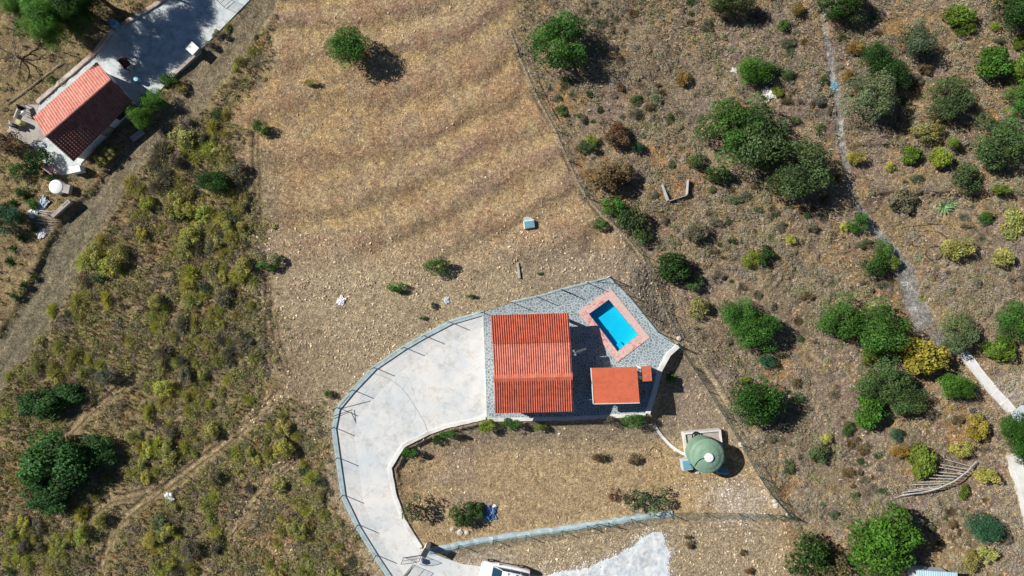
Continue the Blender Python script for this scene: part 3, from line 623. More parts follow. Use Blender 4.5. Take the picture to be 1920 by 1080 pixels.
# ---------------- outbuilding ----------------
ob = empty('outbuilding', W(1153,722,TZ), 0, 'small outbuilding with a flat plain terracotta roof beside the pool', 'outbuilding')
zo = 2.35
oc = [W(1108,690,zo), W(1194,688,zo), W(1199.5,755.5,zo), W(1112.5,757,zo)]
m_brk, t_, b_ = newmat('flat_tile_grid'); bk = N(t_, 'ShaderNodeTexBrick'); bk.inputs['Scale'].default_value = 3.4; bk.inputs['Mortar Size'].default_value = .012
bk.inputs['Color1'].default_value = (.66,.150,.070,1); bk.inputs['Color2'].default_value = (.60,.130,.060,1); bk.inputs['Mortar'].default_value = (.36,.09,.05,1)
tc = N(t_, 'ShaderNodeTexCoord'); t_.links.new(tc.outputs['Object'], bk.inputs[0]); nz = noise_node(t_, 1.6, 9, .8); r_ = ramp(t_, nz.outputs[0], [(.32, (.74,.74,.76)), (.5, (1,1,1)), (.68, (1.1,1.14,1.16))])
t_.links.new(mulcol(t_, bk.outputs[0], r_.outputs[0]), b_.inputs['Base Color']); b_.inputs['Roughness'].default_value = .85
child_at(MB().prism([p.xy for p in oc][::-1], zo-.14, [zo-.02, zo-.02, zo+.04, zo+.04]), 'roof', m_brk, ob)
child_at(MB().strip([oc[0], oc[3]], .07, zo-.13, zo+.045), 'roof_edge', m_stucco, ob)
child_at(MB().strip([oc[3]+Vector((.04,-.02,0)), oc[2]], .06, zo-.13, zo+.015), 'roof_edge', m_stucco, ob)
wo = inset4(*oc, .28); child_at(MB().prism([p for p in wo][::-1], -.3, zo-.142), 'wall', m_stucco, ob)
window(wo[0].x, (wo[0].y+wo[3].y)/2+.4, 1.12, .8, 2.0, (-1,0,0), ob, door=True); window(wo[0].x, (wo[0].y+wo[3].y)/2-.9, 1.5, .6, .6, (-1,0,0), ob)
window((wo[0].x+wo[1].x)/2, wo[0].y, 1.4, .9, .8, (0,1,0), ob)
for yy in (701.5, 749.5):
    a = W(1107,yy,2.1); child_at(MB().tube([(a.x+.25,a.y,2.1),(a.x-.30,a.y,2.1)], .02, 6), 'bracket', m_al, ob)
bq = empty('barbecue_shelter', W(1212,701,TZ), 0, 'tiny lean-to shelter with its own small terracotta roof right of the outbuilding', 'shelter')
zq = 1.95; qc = [W(1202,687,zq), W(1220.5,687,zq), W(1222.5,714,zq), W(1205,715.5,zq)]
child_at(MB().prism([p.xy for p in qc][::-1], zq-.12, zq), 'roof', m_flat, bq)
wq = inset4(*qc, .1); child_at(MB().strip([wq[1], wq[2]], .12, -.1, zq-.122).strip([wq[0]+Vector((-.14,-.07)), wq[1]+Vector((-.07,-.07))], .12, -.1, zq-.123).strip([wq[3]+Vector((-.2,.07)), wq[2]+Vector((-.07,.07))], .12, -.1, zq-.124), 'wall', m_stucco, bq)
child_at(MB().box((W(1211,701).x, W(1211,701).y, .5), (.6,.8,.8)), 'grill_base', M['oldwall'], bq)
o = child_at(MB().strip([W(1202,742,.5), W(1211,742,.5), W(1211,729,.5)], .14, .1, .75), 'low_wall', M['greyconc'], bq)
# ---------------- cottage, upper left ----------------
cot = empty('cottage', W(155,215,.05), 0, 'old cottage with one sunlit pink and one shaded dark brown tiled roof slope, upper left', 'house')
ze, zr = 1.95, 3.15
NW0, NW1 = W(63,220,ze), W(182,117,ze); RG0, RG1 = W(85.5,256,zr), W(208,149,zr); SE0, SE1 = W(138,303,ze-.45), W(249,190,ze-.45)
m_shaded_tiles = roof_mat('shaded_slope_tiles', (.26,.11,.085), (.38,.175,.135))  # darker copy of the clay tiles; the away-facing slope's shade is in the colour
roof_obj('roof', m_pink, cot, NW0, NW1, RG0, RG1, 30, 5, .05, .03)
roof_obj('roof', m_shaded_tiles, cot, SE0, SE1, RG0, RG1, 27, 13, .042, .045)
mb = MB(); mb.tube([RG0+Vector((0,0,.02)), RG1+Vector((0,0,.02))], .10, 8); child_at(mb, 'ridge_cap', m_pink, cot)
cw = [NW0, SE0, SE1, NW1]; cc_ = sum(cw, Vector())/4; along = (RG1-RG0); along.z = 0; along.normalize(); acr = Vector((along.y, -along.x, 0))
cwp = [p+((along if i in (0, 1) else -along)*.3)+((acr if i in (0, 3) else -acr)*.35) for i, p in enumerate(cw)]
mb = MB().prism([p.xy for p in cwp], -.4, 1.45)
for g0, g1, rg in ((cwp[0], cwp[1], RG0+along*.3), (cwp[3], cwp[2], RG1-along*.3)):
    s = along*.2 if rg is not None and (rg-RG0).length < 1 else -along*.2
    A = [Vector((g0.x,g0.y,1.43)), Vector((g1.x,g1.y,1.40)), Vector((g1.x,g1.y,1.43)), Vector((rg.x,rg.y,zr-.2)), Vector((g0.x,g0.y,1.85))]
    mb.add(A+[p+s for p in A], [(0,1,2,3,4),(9,8,7,6,5),(2,7,8,3),(3,8,9,4)])
child_at(mb, 'wall', m_stucco, cot)
mid = (cwp[1]+cwp[2])/2; window(mid.x, mid.y, .7, .9, 1.3, acr, cot, door=True)
for s in (-2, 2): window(mid.x+along.x*s, mid.y+along.y*s, 0.9, .9, .6, acr, cot)
mid = (cwp[0]+cwp[3])/2; window(mid.x, mid.y, 0.9, .9, .6, -acr, cot)
mid = (cwp[2]+cwp[3])/2; window(mid.x, mid.y, 0.9, .8, .6, along, cot)
# ---------------- wire fences ----------------
def fence(name_label, poly, posts, zb, hgt=1.5, braces=(), lean=0, follow=False, cat='fence', wr=.0035, net='net'):
    pw = [(G(x, y) if follow else W(x, y, zb)) for x, y in poly]
    root = empty('wire_fence', pw[len(pw)//2], 0, name_label, cat)
    for (x, y) in posts:
        p = G(x, y) if follow else W(x, y, zb)
        mb = MB().tube([p-Vector((0,0,.2)), p+Vector((0,0,hgt))], .036, 7); mb.tube([p+Vector((0,0,hgt)), p+Vector((0,0,hgt+.03))], [.042,.012], 7)
        child_at(mb, 'post', M['rail'], root)
    for (x, y, x2, y2) in braces:
        a = (G(x, y) if follow else W(x, y, zb)); b = (G(x2, y2) if follow else W(x2, y2, zb))
        child_at(MB().tube([a+Vector((0,0,hgt*.85)), b+Vector((0,0,.02))], .028, 6), 'brace', M['rail'], root)
    # densify line and build tension wires
    D = []
    for i in range(len(poly)-1):
        a, b = poly[i], poly[i+1]; n = max(1, int(math.hypot(b[0]-a[0], b[1]-a[1])/16))
        D += [(a[0]+(b[0]-a[0])*k/n, a[1]+(b[1]-a[1])*k/n) for k in range(n)]
    D.append(poly[-1]); Q = [(G(x, y) if follow else W(x, y, zb)) for x, y in D]
    mb = MB()
    for h in (.06, hgt*.5, hgt*.97): mb.tube([q+Vector((0,0,h)) for q in Q], wr, 4)
    child_at(mb, 'tension_wire', M['rail'], root)
    if net:
        me = bpy.data.meshes.new('net'); V = []; F = []; L = 0; uvs = []
        for i, q in enumerate(Q):
            if i: L += (q-Q[i-1]).length
            V += [tuple(q+Vector((0,0,.03))), tuple(q+Vector((0,0,hgt*.97)))]; uvs += [(L,0),(L,hgt)]
        for i in range(len(Q)-1): F.append((2*i, 2*i+2, 2*i+3, 2*i+1))
        me.from_pydata(V, [], F); uv = me.uv_layers.new(name='UVMap')
        for lp in me.loops: uv.data[lp.index].uv = uvs[lp.vertex_index]
        o = link('netting', me, M[net], root); o.matrix_parent_inverse = Matrix.Translation(-root.location)
    return root
KO = [(p[0]+3, p[1]+2) for p in KOUT]
fence('green wire fence standing on the curved kerb outside the concrete driveway', KO,
      [(903,585),(842,603),(795,629),(757,651),(701,689),(661,731),(632,764),(625,801),(633,858),(643,928),(671,984),(705,1041),(741,1098)], .16, 1.45,
      braces=[(661,738,634,766),(633,775,661,768),(634,780,655,772)])
fence('green wire fence round the pool terrace with its corner north of the pool', [(905,584),(957,567),(1020,553),(1052,543),(1100,531),(1142,521),(1173,551),(1203,587),(1231,622),(1268,647)],
      [(958,566),(1006,556),(1052,543),(1100,530),(1142,520),(1173,551),(1203,587),(1231,622),(1268,646)], .16, 1.65,
      braces=[(1052,543,1075,551),(1142,520,1120,528),(1142,520,1157,537),(1268,646,1245,634)])
fence('low green wire fence on the kerb along the bottom edge of the garden', [(803,1033),(862,1021),(925,1011),(987,1002),(1053,993),(1100,984),(1140,979),(1183,972),(1227,966),(1262,962),(1323,961),(1386,962),(1440,964),(1480,966)],
      [(861,1021),(925,1011),(986,1003),(1053,994),(1101,985),(1140,979),(1183,972),(1257,963),(1323,961),(1385,963),(1440,964),(1480,966)], .1, 1.45,
      braces=[(1101,985,1122,981),(1140,979,1120,982),(1480,966,1462,966),(1480,966,1470,954)], follow=True, net='net2')
fence('long green wire fence down the east side of the garden past the water tank', [(1270,648),(1283,665),(1300,690),(1325,728),(1358,780),(1388,831),(1422,892),(1450,932),(1479,965)],
      [(1272,650),(1300,690),(1328,733),(1358,780),(1389,832),(1423,893),(1452,934)], 0, 1.4, braces=[(1452,934,1466,948)], follow=True, wr=.022, net='net2')
fence('sagging old wire fence with thin posts between the bare field and the eastern scrub', [(958,60),(972,98),(1000,165),(1042,245),(1066,300),(1088,348),(1104,372),(1130,402),(1168,436),(1204,478),(1228,525),(1250,585),(1268,618),(1282,645)],
      [(972,98),(1004,172),(1042,245),(1068,303),(1104,372),(1150,420),(1204,478),(1228,525),(1250,585),(1276,634)], 0, 1.0, follow=True, net=None, wr=.014)
# ---------------- gate ----------------
gp = empty('gate_pillar', W(797,1037,1.8).xy.to_3d()+Vector((0,0,.05)), 0, 'rendered gate pillar with a dark capstone beside the open driveway gate', 'gate pillar')
an = -R(62); child_at(MB().box(tuple(W(797,1037,1.8).xy)+(.9,), (.62,.40,1.7), -an), 'shaft', M['whitewall'], gp, bevel=.02)
child_at(MB().box(tuple(W(797,1037,1.8).xy)+(1.80,), (.74,.50,.09), -an), 'capstone', mat('slate_cap', (.035,.037,.045), .7, .2, 6, .2), gp, bevel=.015)
def gate(label, a, b, hgt, z0, nb, arch=.0):
    r_ = empty('iron_gate', a, 0, label, 'gate'); A = Vector(a); B = Vector(b); A.z = B.z = z0; d = B-A; mb = MB()
    for q in (A, B): mb.tube([q, q+Vector((0,0,hgt))], .025, 6)
    top = [A+d*k/8+Vector((0,0,hgt+arch*math.sin(math.pi*k/8))) for k in range(9)]
    mb.tube(top, .022, 6); mb.tube([A+Vector((0,0,.1)), B+Vector((0,0,.1))], .022, 6); mb.tube([A+Vector((0,0,hgt*.55)), B+Vector((0,0,hgt*.55))], .018, 6)
    child_at(mb, 'frame', M['black'], r_); mb = MB()
    for k in range(1, nb): q = A+d*k/nb; mb.tube([q+Vector((0,0,.1)), q+Vector((0,0,hgt+arch*math.sin(math.pi*k/nb)))], .010, 5)
    child_at(mb, 'bars', M['black'], r_); return r_
gate('open black iron gate leaf hinged at the gate pillar', W(790,1040,.1), W(757,1045,.1), 1.5, .1, 10, .12)
gate('black iron gate leaf at the bottom of the driveway, casting a barred shadow', W(774,1059,.1), W(758,1078,.1), 1.5, .1, 8)
gate('ornate dark iron gate at the top corner of the cottage patio', W(421,14,.1), W(436,1,.1), 1.6, .1, 7, .15)
# ---------------- car ----------------
m_car, t_, b_ = newmat('white_car_paint'); b_.inputs['Base Color'].default_value = (.82,.82,.82,1); b_.inputs['Roughness'].default_value = .3; b_.inputs['Coat Weight'].default_value = .5
m_glass, t_, b_ = newmat('car_glass'); b_.inputs['Base Color'].default_value = (.015,.05,.08,1); b_.inputs['Roughness'].default_value = .06; b_.inputs['Specular IOR Level'].default_value = .8
m_tyre = mat('tyre_rubber', (.012,.012,.012), .9, .2, 10, .3); m_rim = mat('wheel_rim', (.45,.45,.46), .35, .1, 5, 0, metal=.6)
m_trim = mat('black_trim', (.012,.012,.014), .5, .1, 5, 0); m_lamp = mat('clear_lamp', (.7,.75,.8), .1, .05, 5, 0, spec=.8); m_red_l = mat('red_lamp', (.45,.01,.01), .2, .05, 5, 0)
car = empty('parked_car', W(946,1072,.05), R(180-11), 'white estate car parked on the concrete by the gate, cut by the bottom edge', 'car')
def loft(secs, n=14):
    """secs: (x, halfwidth, zlow, zhigh, exponent) closed rings"""
    mb = MB(); m = 2*n
    for x, hw, z0, z1, e in secs:
        for k in range(m):
            a = 2*math.pi*k/m; ca, sa = math.cos(a), math.sin(a)
            y = hw*math.copysign(abs(ca)**(2/e), ca); z = (z0+z1)/2+(z1-z0)/2*math.copysign(abs(sa)**(2/e), sa); mb.v.append((x, y, z))
    for i in range(len(secs)-1):
        for k in range(m): k2 = (k+1) % m; mb.f.append((i*m+k, i*m+k2, (i+1)*m+k2, (i+1)*m+k))
    mb.f.append(tuple(range(m))[::-1]); mb.f.append(tuple((len(secs)-1)*m+k for k in range(m))); return mb
loft([(-2.2,.72,.35,.85,4),(-2.12,.82,.25,.95,4),(-1.7,.88,.2,1.0,5),(-1.0,.90,.2,.98,5),(0,.90,.2,.96,5),(.9,.90,.2,.95,5),(1.5,.87,.2,.88,4.5),(1.95,.80,.22,.78,4),(2.14,.66,.3,.66,3.5),(2.2,.5,.36,.58,3)]).build('body', m_car, car, smooth=True)
loft([(-1.98,.66,.8,1.02,5),(-1.75,.70,.8,1.34,5),(-1.3,.72,.8,1.44,5),(-.3,.73,.8,1.47,5),(.25,.72,.8,1.43,5),(.62,.71,.8,1.24,5),(1.12,.70,.8,.96,5)]).build('windows', m_glass, car, smooth=True)
rf = MB(); g_ = [(-1.72,.60,1.37),(-1.3,.62,1.465),(-.3,.64,1.495),(.28,.61,1.45)]
for x, hw, z in g_:
    for k in range(9): t = -1+k/4; rf.v.append((x, hw*t, z-.05*abs(t)**3))
for i in range(3):
    for k in range(8): a = i*9+k; rf.f.append((a, a+9, a+10, a+1))
ro = rf.build('roof', m_car, car, smooth=True); md = ro.modifiers.new('solid', 'SOLIDIFY'); md.thickness = .03; md.offset = 0
for sx in (-1.35, -.45, .28):
    for s in (-1, 1): MB().tube([(sx+(.02 if sx < .2 else .82), s*.735, .92), (sx, s*.645, 1.43)], .03, 6).build('roof_pillar', m_car, car)
for sx in (-1.0, -.25):
    cbx = MB().tube([(sx, -.55, 1.56), (sx, .55, 1.56)], .016, 6).build('roof_bar', m_al, car)
    for s in (-1, 1): MB().box((sx, s*.52, 1.53), (.09, .07, .08)).build('bar_foot', m_trim, cbx)
for sx in (-1.35, 1.35):
    for s in (-1, 1):
        wv = MB(); ring_ = [(.33*math.cos(a), .33*math.sin(a)) for a in [2*math.pi*k/24 for k in range(24)]]
        wv.tube([(sx, s*.70, .33), (sx, s*.90, .33)], .33, 24); wo_ = empty('wheel', (0,0,0)); wo_.parent = car
        wv.build('tyre', m_tyre, wo_); MB().tube([(sx, s*.90, .33), (sx, s*.912, .33)], .20, 16).build('rim', m_rim, wo_)
for s in (-1, 1):
    MB().box((2.08, s*.52, .66), (.18,.32,.13)).build('headlight', m_lamp, car, bevel=.03); MB().box((-2.15, s*.66, .78), (.1,.18,.2)).build('tail_light', m_red_l, car, bevel=.02)
    MB().box((.72, s*.98, .98), (.16,.2,.13)).build('wing_mirror', m_car, car, bevel=.04)
MB().box((2.19, 0, .5), (.06,.7,.12)).build('grille', m_trim, car); MB().tube([(.75,.5,.985),(.95,-.05,.985)], .012, 5).build('wiper', m_trim, car)
# ---------------- water tank group ----------------
tank_c = W(1316.5,847,0); z0t = float(gz(tank_c.x, tank_c.y)); TZ0 = -.55
m_tank = mat('faded_green_fibreglass', (.20,.32,.23), .55, .14, 1.5, .1, .01); m_white = mat('white_plastic', (.80,.80,.78), .5, .08, 3, 0)
sl = [W(1283,813,TZ0+.25), W(1350,807,TZ0+.25), W(1357,866,TZ0+.25), W(1291,872,TZ0+.25)]
slab = empty('tank_base', W(1320,850,TZ0), 0, 'square grey concrete base with a white rim under the green water tank', 'tank base')
child_at(MB().prism([p.xy for p in sl][::-1], -1.4, TZ0+.12), 'slab', M['greyconc'], slab)
child_at(MB().strip([p for p in sl], .15, -1.4, TZ0+.3, closed=True), 'rim', M['whitewall'], slab)
tk = empty('water_tank', (tank_c.x, tank_c.y, TZ0+.12), 0, 'big round green domed water tank with a white lid', 'water tank')
pr = [(1.42,0),(1.44,.3),(1.44,.35),(1.48,.36),(1.48,.42),(1.46,.44),(1.46,1.85),(1.50,1.87),(1.50,1.93),(1.44,1.97),(1.30,2.06),(1.28,2.06),(1.08,2.20),(.80,2.34),(.78,2.34),(.5,2.44),(.36,2.47)]
MB().lathe(pr, n=56).build('tank_shell', m_tank, tk, smooth=True)
MB().lathe([(.385,2.45),(.39,2.56),(.36,2.59),(.0001,2.61)], n=32).build('lid', m_white, tk, smooth=True)
mbp = MB()
for k in range(10): a = 2*math.pi*k/10+.2; mbp.tube([(.45*math.cos(a),.45*math.sin(a),2.455),(.79*math.cos(a),.79*math.sin(a),2.35),(1.29*math.cos(a),1.29*math.sin(a),2.07),(1.46*math.cos(a),1.46*math.sin(a),1.96)], .018, 5)
mbp.build('seam', m_tank, tk, smooth=True)
MB().tube([(-.38,-.02,2.56),(-.7,-.12,2.48),(-.95,-.4,2.3),(-1.08,-.75,2.12),(-1.15,-.98,1.9),(-1.18,-1.05,.2)], .022, 6).build('overflow_hose', M['black'], tk)
mr_ = mat('red_pipe', (.5,.05,.05), .5, .1, 5, 0)
def Tt(px, py, z): return W(px, py, z)
root = empty('red_pipework', W(1330,832,TZ0+.3), 0, 'thin red pipes with valves on the north side of the green tank', 'pipework')
child_at(MB().tube([Tt(1296,826,.0), Tt(1303,827,.3), Tt(1318,831,1.2), Tt(1323,838,1.35)], .025, 6).tube([Tt(1300,823,.15),Tt(1302,828,.15)], .05, 6), 'pipe', mr_, root)
child_at(MB().tube([Tt(1342,821,.0), Tt(1338,830,.7), Tt(1334,838,1.35)], .025, 6).tube([Tt(1334,830,.7),Tt(1342,832,.7)], .035, 6), 'pipe', mr_, root)
def coil(name, c, r, n, th, m, label, cat, jit=.03, sq=1):
    P = []
    for k in range(n*18):
        a = 2*math.pi*k/18; rr = r*(1+jit*math.sin(a*.37+1)+jit*math.sin(a*1.61)); P.append(c+Vector((rr*math.cos(a), rr*sq*math.sin(a), .02+th*1.2*(k/18))))
    o = MB().tube(P, th, 6).build(name, m); return tag(o, label, cat)
coil('coiled_hose', W(1304.5,817,TZ0+.33), .33, 4, .035, M['black'], 'tight coil of black hose on the white rim of the tank base', 'hose', .06)
def boxthing(name, px, py, z, dims, rz, mbody, mlid, label, cat):
    p = W(px, py, z); r = empty(name, p, rz, label, cat)
    MB().box((0,0,dims[2]/2), dims).build('body', mbody, r, bevel=.02); MB().box((0,0,dims[2]+.03), (dims[0]*.82, dims[1]*.8, .05)).build('lid', mlid, r, bevel=.015); return r
m_blue = mat('pale_blue_paint', (.15,.33,.42), .6, .2, 4, .1); m_pb = mat('pale_grey_paint', (.5,.58,.60), .6, .15, 4, .1)
boxthing('pump_box', 1284.5,867.5, -.55, (.92,.98,.75), R(8), m_pb, m_blue, 'pale box with a blue-grey lid left of the green water tank', 'pump box')
p = W(1352,881,-.5); r = empty('blue_drum', p, R(-4), 'blue drum lying in the shadow of the green water tank', 'drum'); MB().tube([(-.5,0,.30),(-.42,0,.30),(.42,0,.30),(.5,0,.30)], [.22,.29,.29,.22], 20).build('barrel', m_blue, r, smooth=True)
for s in (-.25,.25): MB().tube([(s-.02,0,.3),(s+.02,0,.3)], .305, 20).build('hoop', m_blue, r)
# white pipe trench cover from the terrace corner to the tank
P = [G(x, y, .05) for x, y in ((1224,793),(1232,806),(1242,819),(1254,832),(1266,842),(1280,850),(1292,853))]
tag(MB().strip(P, .26, [q.z-.25 for q in P], [q.z+.06+.02*math.sin(i*2) for i, q in enumerate(P)]).build('pipe_cover', M['whitewall'], bevel=.02), 'curved white pipe casing running from the terrace corner down to the green tank', 'pipe casing')
P = [G(x, y, .08) for x, y in ((1214,779),(1219,786),(1225,796))]
tag(MB().tube(P, .09, 8).build('drain_pipe', mat('brown_pipe', (.22,.09,.07), .6, .2, 5, 0)), 'short brown drain pipe dropping from the terrace corner', 'pipe')
# ---------------- small things round the field ----------------
r = empty('cistern', G(992,421), R(8), 'small concrete cistern with a flat blue lid on the bare field', 'cistern')
MB().box((0,0,.12), (.98,.72,.5)).build('body', M['whitewall'], r, bevel=.02); MB().box((.02,-.02,.39), (.88,.60,.04)).build('lid', m_blue, r, bevel=.01)
tag(MB().prism([G(x, y).xy for x, y in ((981,408),(990,406),(1001,412),(983,416))][::-1], -.3, float(gz(*G(990,411).xy))+.12).build('concrete_apron', M['kerb']), 'small sloping concrete apron behind the blue-lidded cistern', 'apron')
r = G(973,508); tag(MB().strip([G(970,493), G(972,505), G(974,522)], .22, r.z-.2, r.z+.22).build('concrete_channel', M['greyconc'], bevel=.02), 'narrow upright concrete slab set in the stony ground north of the villa', 'slab')
m_rag = mat('white_cloth', (.78,.78,.80), .8, .15, 6, .3)
def rag(px, py, s, label, name='white_rag', cat='rag', m=m_rag, seed=1):
    rr = random.Random(seed); V = []; F = []; n = 9; p = G(px, py)
    for j in range(n):
        for i in range(n):
            u, v = i/(n-1)-.5, j/(n-1)-.5; q = 1-.25*math.sin(2*math.atan2(v, u)+seed)*math.sin(3*math.atan2(v, u)+2*seed)-.12*rr.random(); V.append((u*s*q*1.1+rr.uniform(-.03,.03)*s, v*s*q*.9, .03+.14*s*rr.random()+.10*s*math.cos(3*u)*math.cos(3*v)))
    for j in range(n-1):
        for i in range(n-1): a = j*n+i; F.append((a, a+1, a+n+1, a+n))
    me = bpy.data.meshes.new(name); me.from_pydata(V, [], F); o = link(name, me, m); o.location = p; o.rotation_euler = (0,0,seed)
    md = o.modifiers.new('s', 'SOLIDIFY'); md.thickness = .015; return tag(o, label, cat)
rag(641,564,.75,'crumpled white rag lying on the stony slope above the driveway', seed=1)
rag(319,932,.85,'torn white sheet caught on the scrub beside the rutted footpath', seed=2)
rag(1427,408,.38,'tiny white scrap in the dry scrub south of the big olive trees', seed=3)
rag(1442,176,1.1,'pale flat boulder beside the small bright citrus bush', name='pale_boulder', cat='boulder', m=M['whitewall'], seed=5)
rag(1377,132,.5,'pale stone at the left foot of the bright green round bush', name='pale_boulder', cat='boulder', m=M['whitewall'], seed=6)
rag(838,563,.55,'curled grey-green plastic sheet beside weeds above the driveway', cat='plastic sheet', name='plastic_sheet', m=m_pb, seed=8)
rag(1565,163,.9,'bluish plastic sheeting snagged beside the gravel path', cat='plastic sheet', name='plastic_sheet', m=m_blue, seed=9)
# ruined timber frame
for a, b, h, lb in (((1240,347),(1251,377),.5,'pale left board of the ruined timber frame in the scrub'),((1253,378),(1286,367),.55,'dark lower board of the ruined timber frame in the scrub'),((1286,366),(1288,338),.6,'thin upright right board of the ruined timber frame in the scrub')):
    A, B = G(*a), G(*b); z = min(A.z, B.z); tag(MB().strip([A, B], .16 if a[0] < 1245 else .09, z-.1, z+h).build('timber_board', M['greywood' if a[0] != 1253 else 'wood'], bevel=.01), lb, 'board')
# collapsed cane rack, lower right
rk = empty('slatted_rack', G(1765,900), 0, 'collapsed rack of pale poles leaning in the scrub, lower right', 'rack')
mainp = [G(1690,927,.15), G(1715,920,.7), G(1745,910,1.0), G(1775,895,1.1), G(1800,878,1.0), G(1822,862,.6)]
child_at(MB().tube(mainp, .055, 7), 'main_pole', M['greywood'], rk)
for k in range(11):
    f = k/10; ax = 1738+f*70; ay = 913-f*43; A = G(ax, ay, 1.05-.2*abs(f-.5)); B = G(ax-60+18*f, ay+16-25*f+random.uniform(-3,3), .35+random.uniform(0,.3))
    child_at(MB().tube([A, (A+B)/2+Vector((0,0,.05)), B], .035, 6), 'cross_pole', M['greywood'], rk)
for x, y in ((1741,912),(1793,884)): q = G(x, y); child_at(MB().tube([q-Vector((0,0,.1)), q+Vector((0,0,1.0))], .045, 6), 'leg', M['greywood'], rk)
# hoses on the right
def hose(pts, th, label, up=.03, m='black', name='water_hose', cat='hose'):
    D = []
    for i in range(len(pts)-1):
        p0 = pts[max(i-1,0)]; p1 = pts[i]; p2 = pts[i+1]; p3 = pts[min(i+2,len(pts)-1)]
        for k in range(6):
            t = k/6; D.append(tuple(.5*((2*p1[c])+(-p0[c]+p2[c])*t+(2*p0[c]-5*p1[c]+4*p2[c]-p3[c])*t*t+(-p0[c]+3*p1[c]-3*p2[c]+p3[c])*t**3) for c in (0,1)))
    D.append(pts[-1]); return tag(MB().tube([G(x, y, up) for x, y in D], th, 5).build(name, M[m]), label, cat)
hose([(1688,427),(1712,424),(1745,421),(1776,420)], .03, 'straight black hose across the bare ground left of the agave')
hose([(1712,422),(1714,440),(1709,455),(1716,462),(1735,458),(1739,447),(1728,442),(1718,448),(1719,436),(1733,433),(1760,436),(1775,448),(1770,460),(1745,464),(1735,475),(1745,487),(1762,484),(1767,472),(1755,462)], .03, 'looping black hose uncoiled on the bare ground below the agave')
hose([(1224,838),(1232,842),(1240,850),(1240,856),(1230,859),(1221,855),(1218,847),(1224,838)], .02, 'thin black hose loop lying in the garden near the tank')
hose([(1010,152),(1022,178),(1036,205),(1050,228)], .03, 'thin dark irrigation pipe in the furrow at the edge of the bare field')
hose([(1690,556),(1715,557),(1745,578),(1752,590)], .02, 'thin pale hose crossing the gravel path', m='greywood')
# shed corner at the bottom right
sh = empty('tin_shed', W(1758,1090,0), 0, 'pale blue corrugated tin shed roof cut by the bottom right edge', 'shed')
V, F = tile_sheet(W(1716,1150,2.0), W(1800,1150,2.0), W(1722,1069,2.2), W(1795,1074,2.2), 22, 1, .03, 0); m_tin = mat('pale_tin', (.45,.62,.70), .45, .15, 2, .1)
o = link('roof', np_mesh('roof', V, F), m_tin, sh); o.matrix_parent_inverse = Matrix.Translation(-sh.location)
c_ = [W(1722,1150,1.9), W(1790,1150,1.9), W(1788,1080,1.9), W(1728,1076,1.9)]; child_at(MB().prism([p.xy for p in c_], -.3, 1.9), 'wall', m_pb, sh)
# ---------------- clutter round the cottage ----------------
r = empty('water_tank', G(113,352), 0, 'white round-topped water tank below the cottage patio', 'water tank'); MB().lathe([(.62,0),(.63,.3),(.63,.55),(.60,.62),(.55,.64),(.3,.68),(.0001,.70)], n=36).build('tank_shell', m_white, r, smooth=True)
MB().box((.55,-.1,.35), (1.3,.8,.45), R(-12)).build('housing', M['greyconc'], r, bevel=.02)
r = empty('square_pillar', W(369,97,0), R(-42), 'square pillar with a flat white cap at the patio corner beside the dirt track', 'pillar'); MB().box((0,0,.25), (.7,.7,1.1)).build('shaft', M['greyconc'], r, bevel=.02); MB().box((0,0,.83), (.86,.86,.07)).build('cap', m_white, r, bevel=.01)
r = empty('white_cabinet', W(151,320,0), R(12), 'low white box at the bottom corner of the cottage patio', 'box'); MB().box((0,0,.35), (.9,.55,.8)).build('body', m_white, r, bevel=.02); MB().box((0,0,.77), (.94,.59,.04)).build('lid', m_white, r, bevel=.01)
r = empty('trough', G(119,392), R(42), 'long grey concrete trough with drain holes beside the cane pile', 'trough'); MB().box((0,0,.2), (2.1,.38,.4)).build('body', M['greyconc'], r, bevel=.02)
for k in range(4): MB().tube([(.35+.17*k,0,.395),(.35+.17*k,0,.41)], .055, 8).build('hole', M['black'], r)
def barrel(px, py, z, rad, h, m, label, cat='barrel', name='barrel'):
    r = empty(name, W(px, py, z), 0, label, cat); MB().lathe([(rad*.85,0),(rad,.08*h),(rad,.92*h),(rad*.9,h)], n=24).build('shell', m, r, smooth=True)
    MB().lathe([(rad*.92,h),(rad*.92,h+.04),(.0001,h+.05)], n=24).build('lid', m, r); return r
barrel(222,50,0,.33,.9, m_blue, 'blue barrel in deep shade by the cottage retaining wall')
barrel(262,152,.05,.22,.6, mat('light_blue', (.25,.5,.62), .4, .1, 3, 0), 'light blue tub on the cottage terrace near two bright trees', 'tub', 'tub')
barrel(45,232,.03,.22,.65, mat('yellow_green_lid', (.45,.45,.14), .6, .2, 4, 0), 'round yellow-topped bin in the cottage courtyard', 'bin', 'bin')
barrel(30,237,.03,.20,.65, mat('dark_lid', (.03,.03,.05), .6, .2, 4, 0), 'round dark bin beside the yellow-topped one in the cottage courtyard', 'bin', 'bin')
def chair(px, py, rz, m, label):
    r = empty('garden_chair', W(px, py, .03), rz, label, 'chair'); MB().box((0,0,.44), (.45,.45,.04)).build('seat', m, r, bevel=.01); MB().box((-.22,0,.7), (.04,.45,.46)).build('backrest', m, r, bevel=.01)
    for x in (-.2,.2):
        for y in (-.2,.2): MB().box((x,y,.22), (.04,.04,.42)).build('leg', m, r)
chair(50,203,.4,M['black'],'dark garden chair at the top of the cottage courtyard'); chair(52,213,2.2,m_white,'white garden chair just below the dark one in the cottage courtyard'); chair(28,236,3.5,m_white,'white garden chair beside the dark bin in the cottage courtyard')
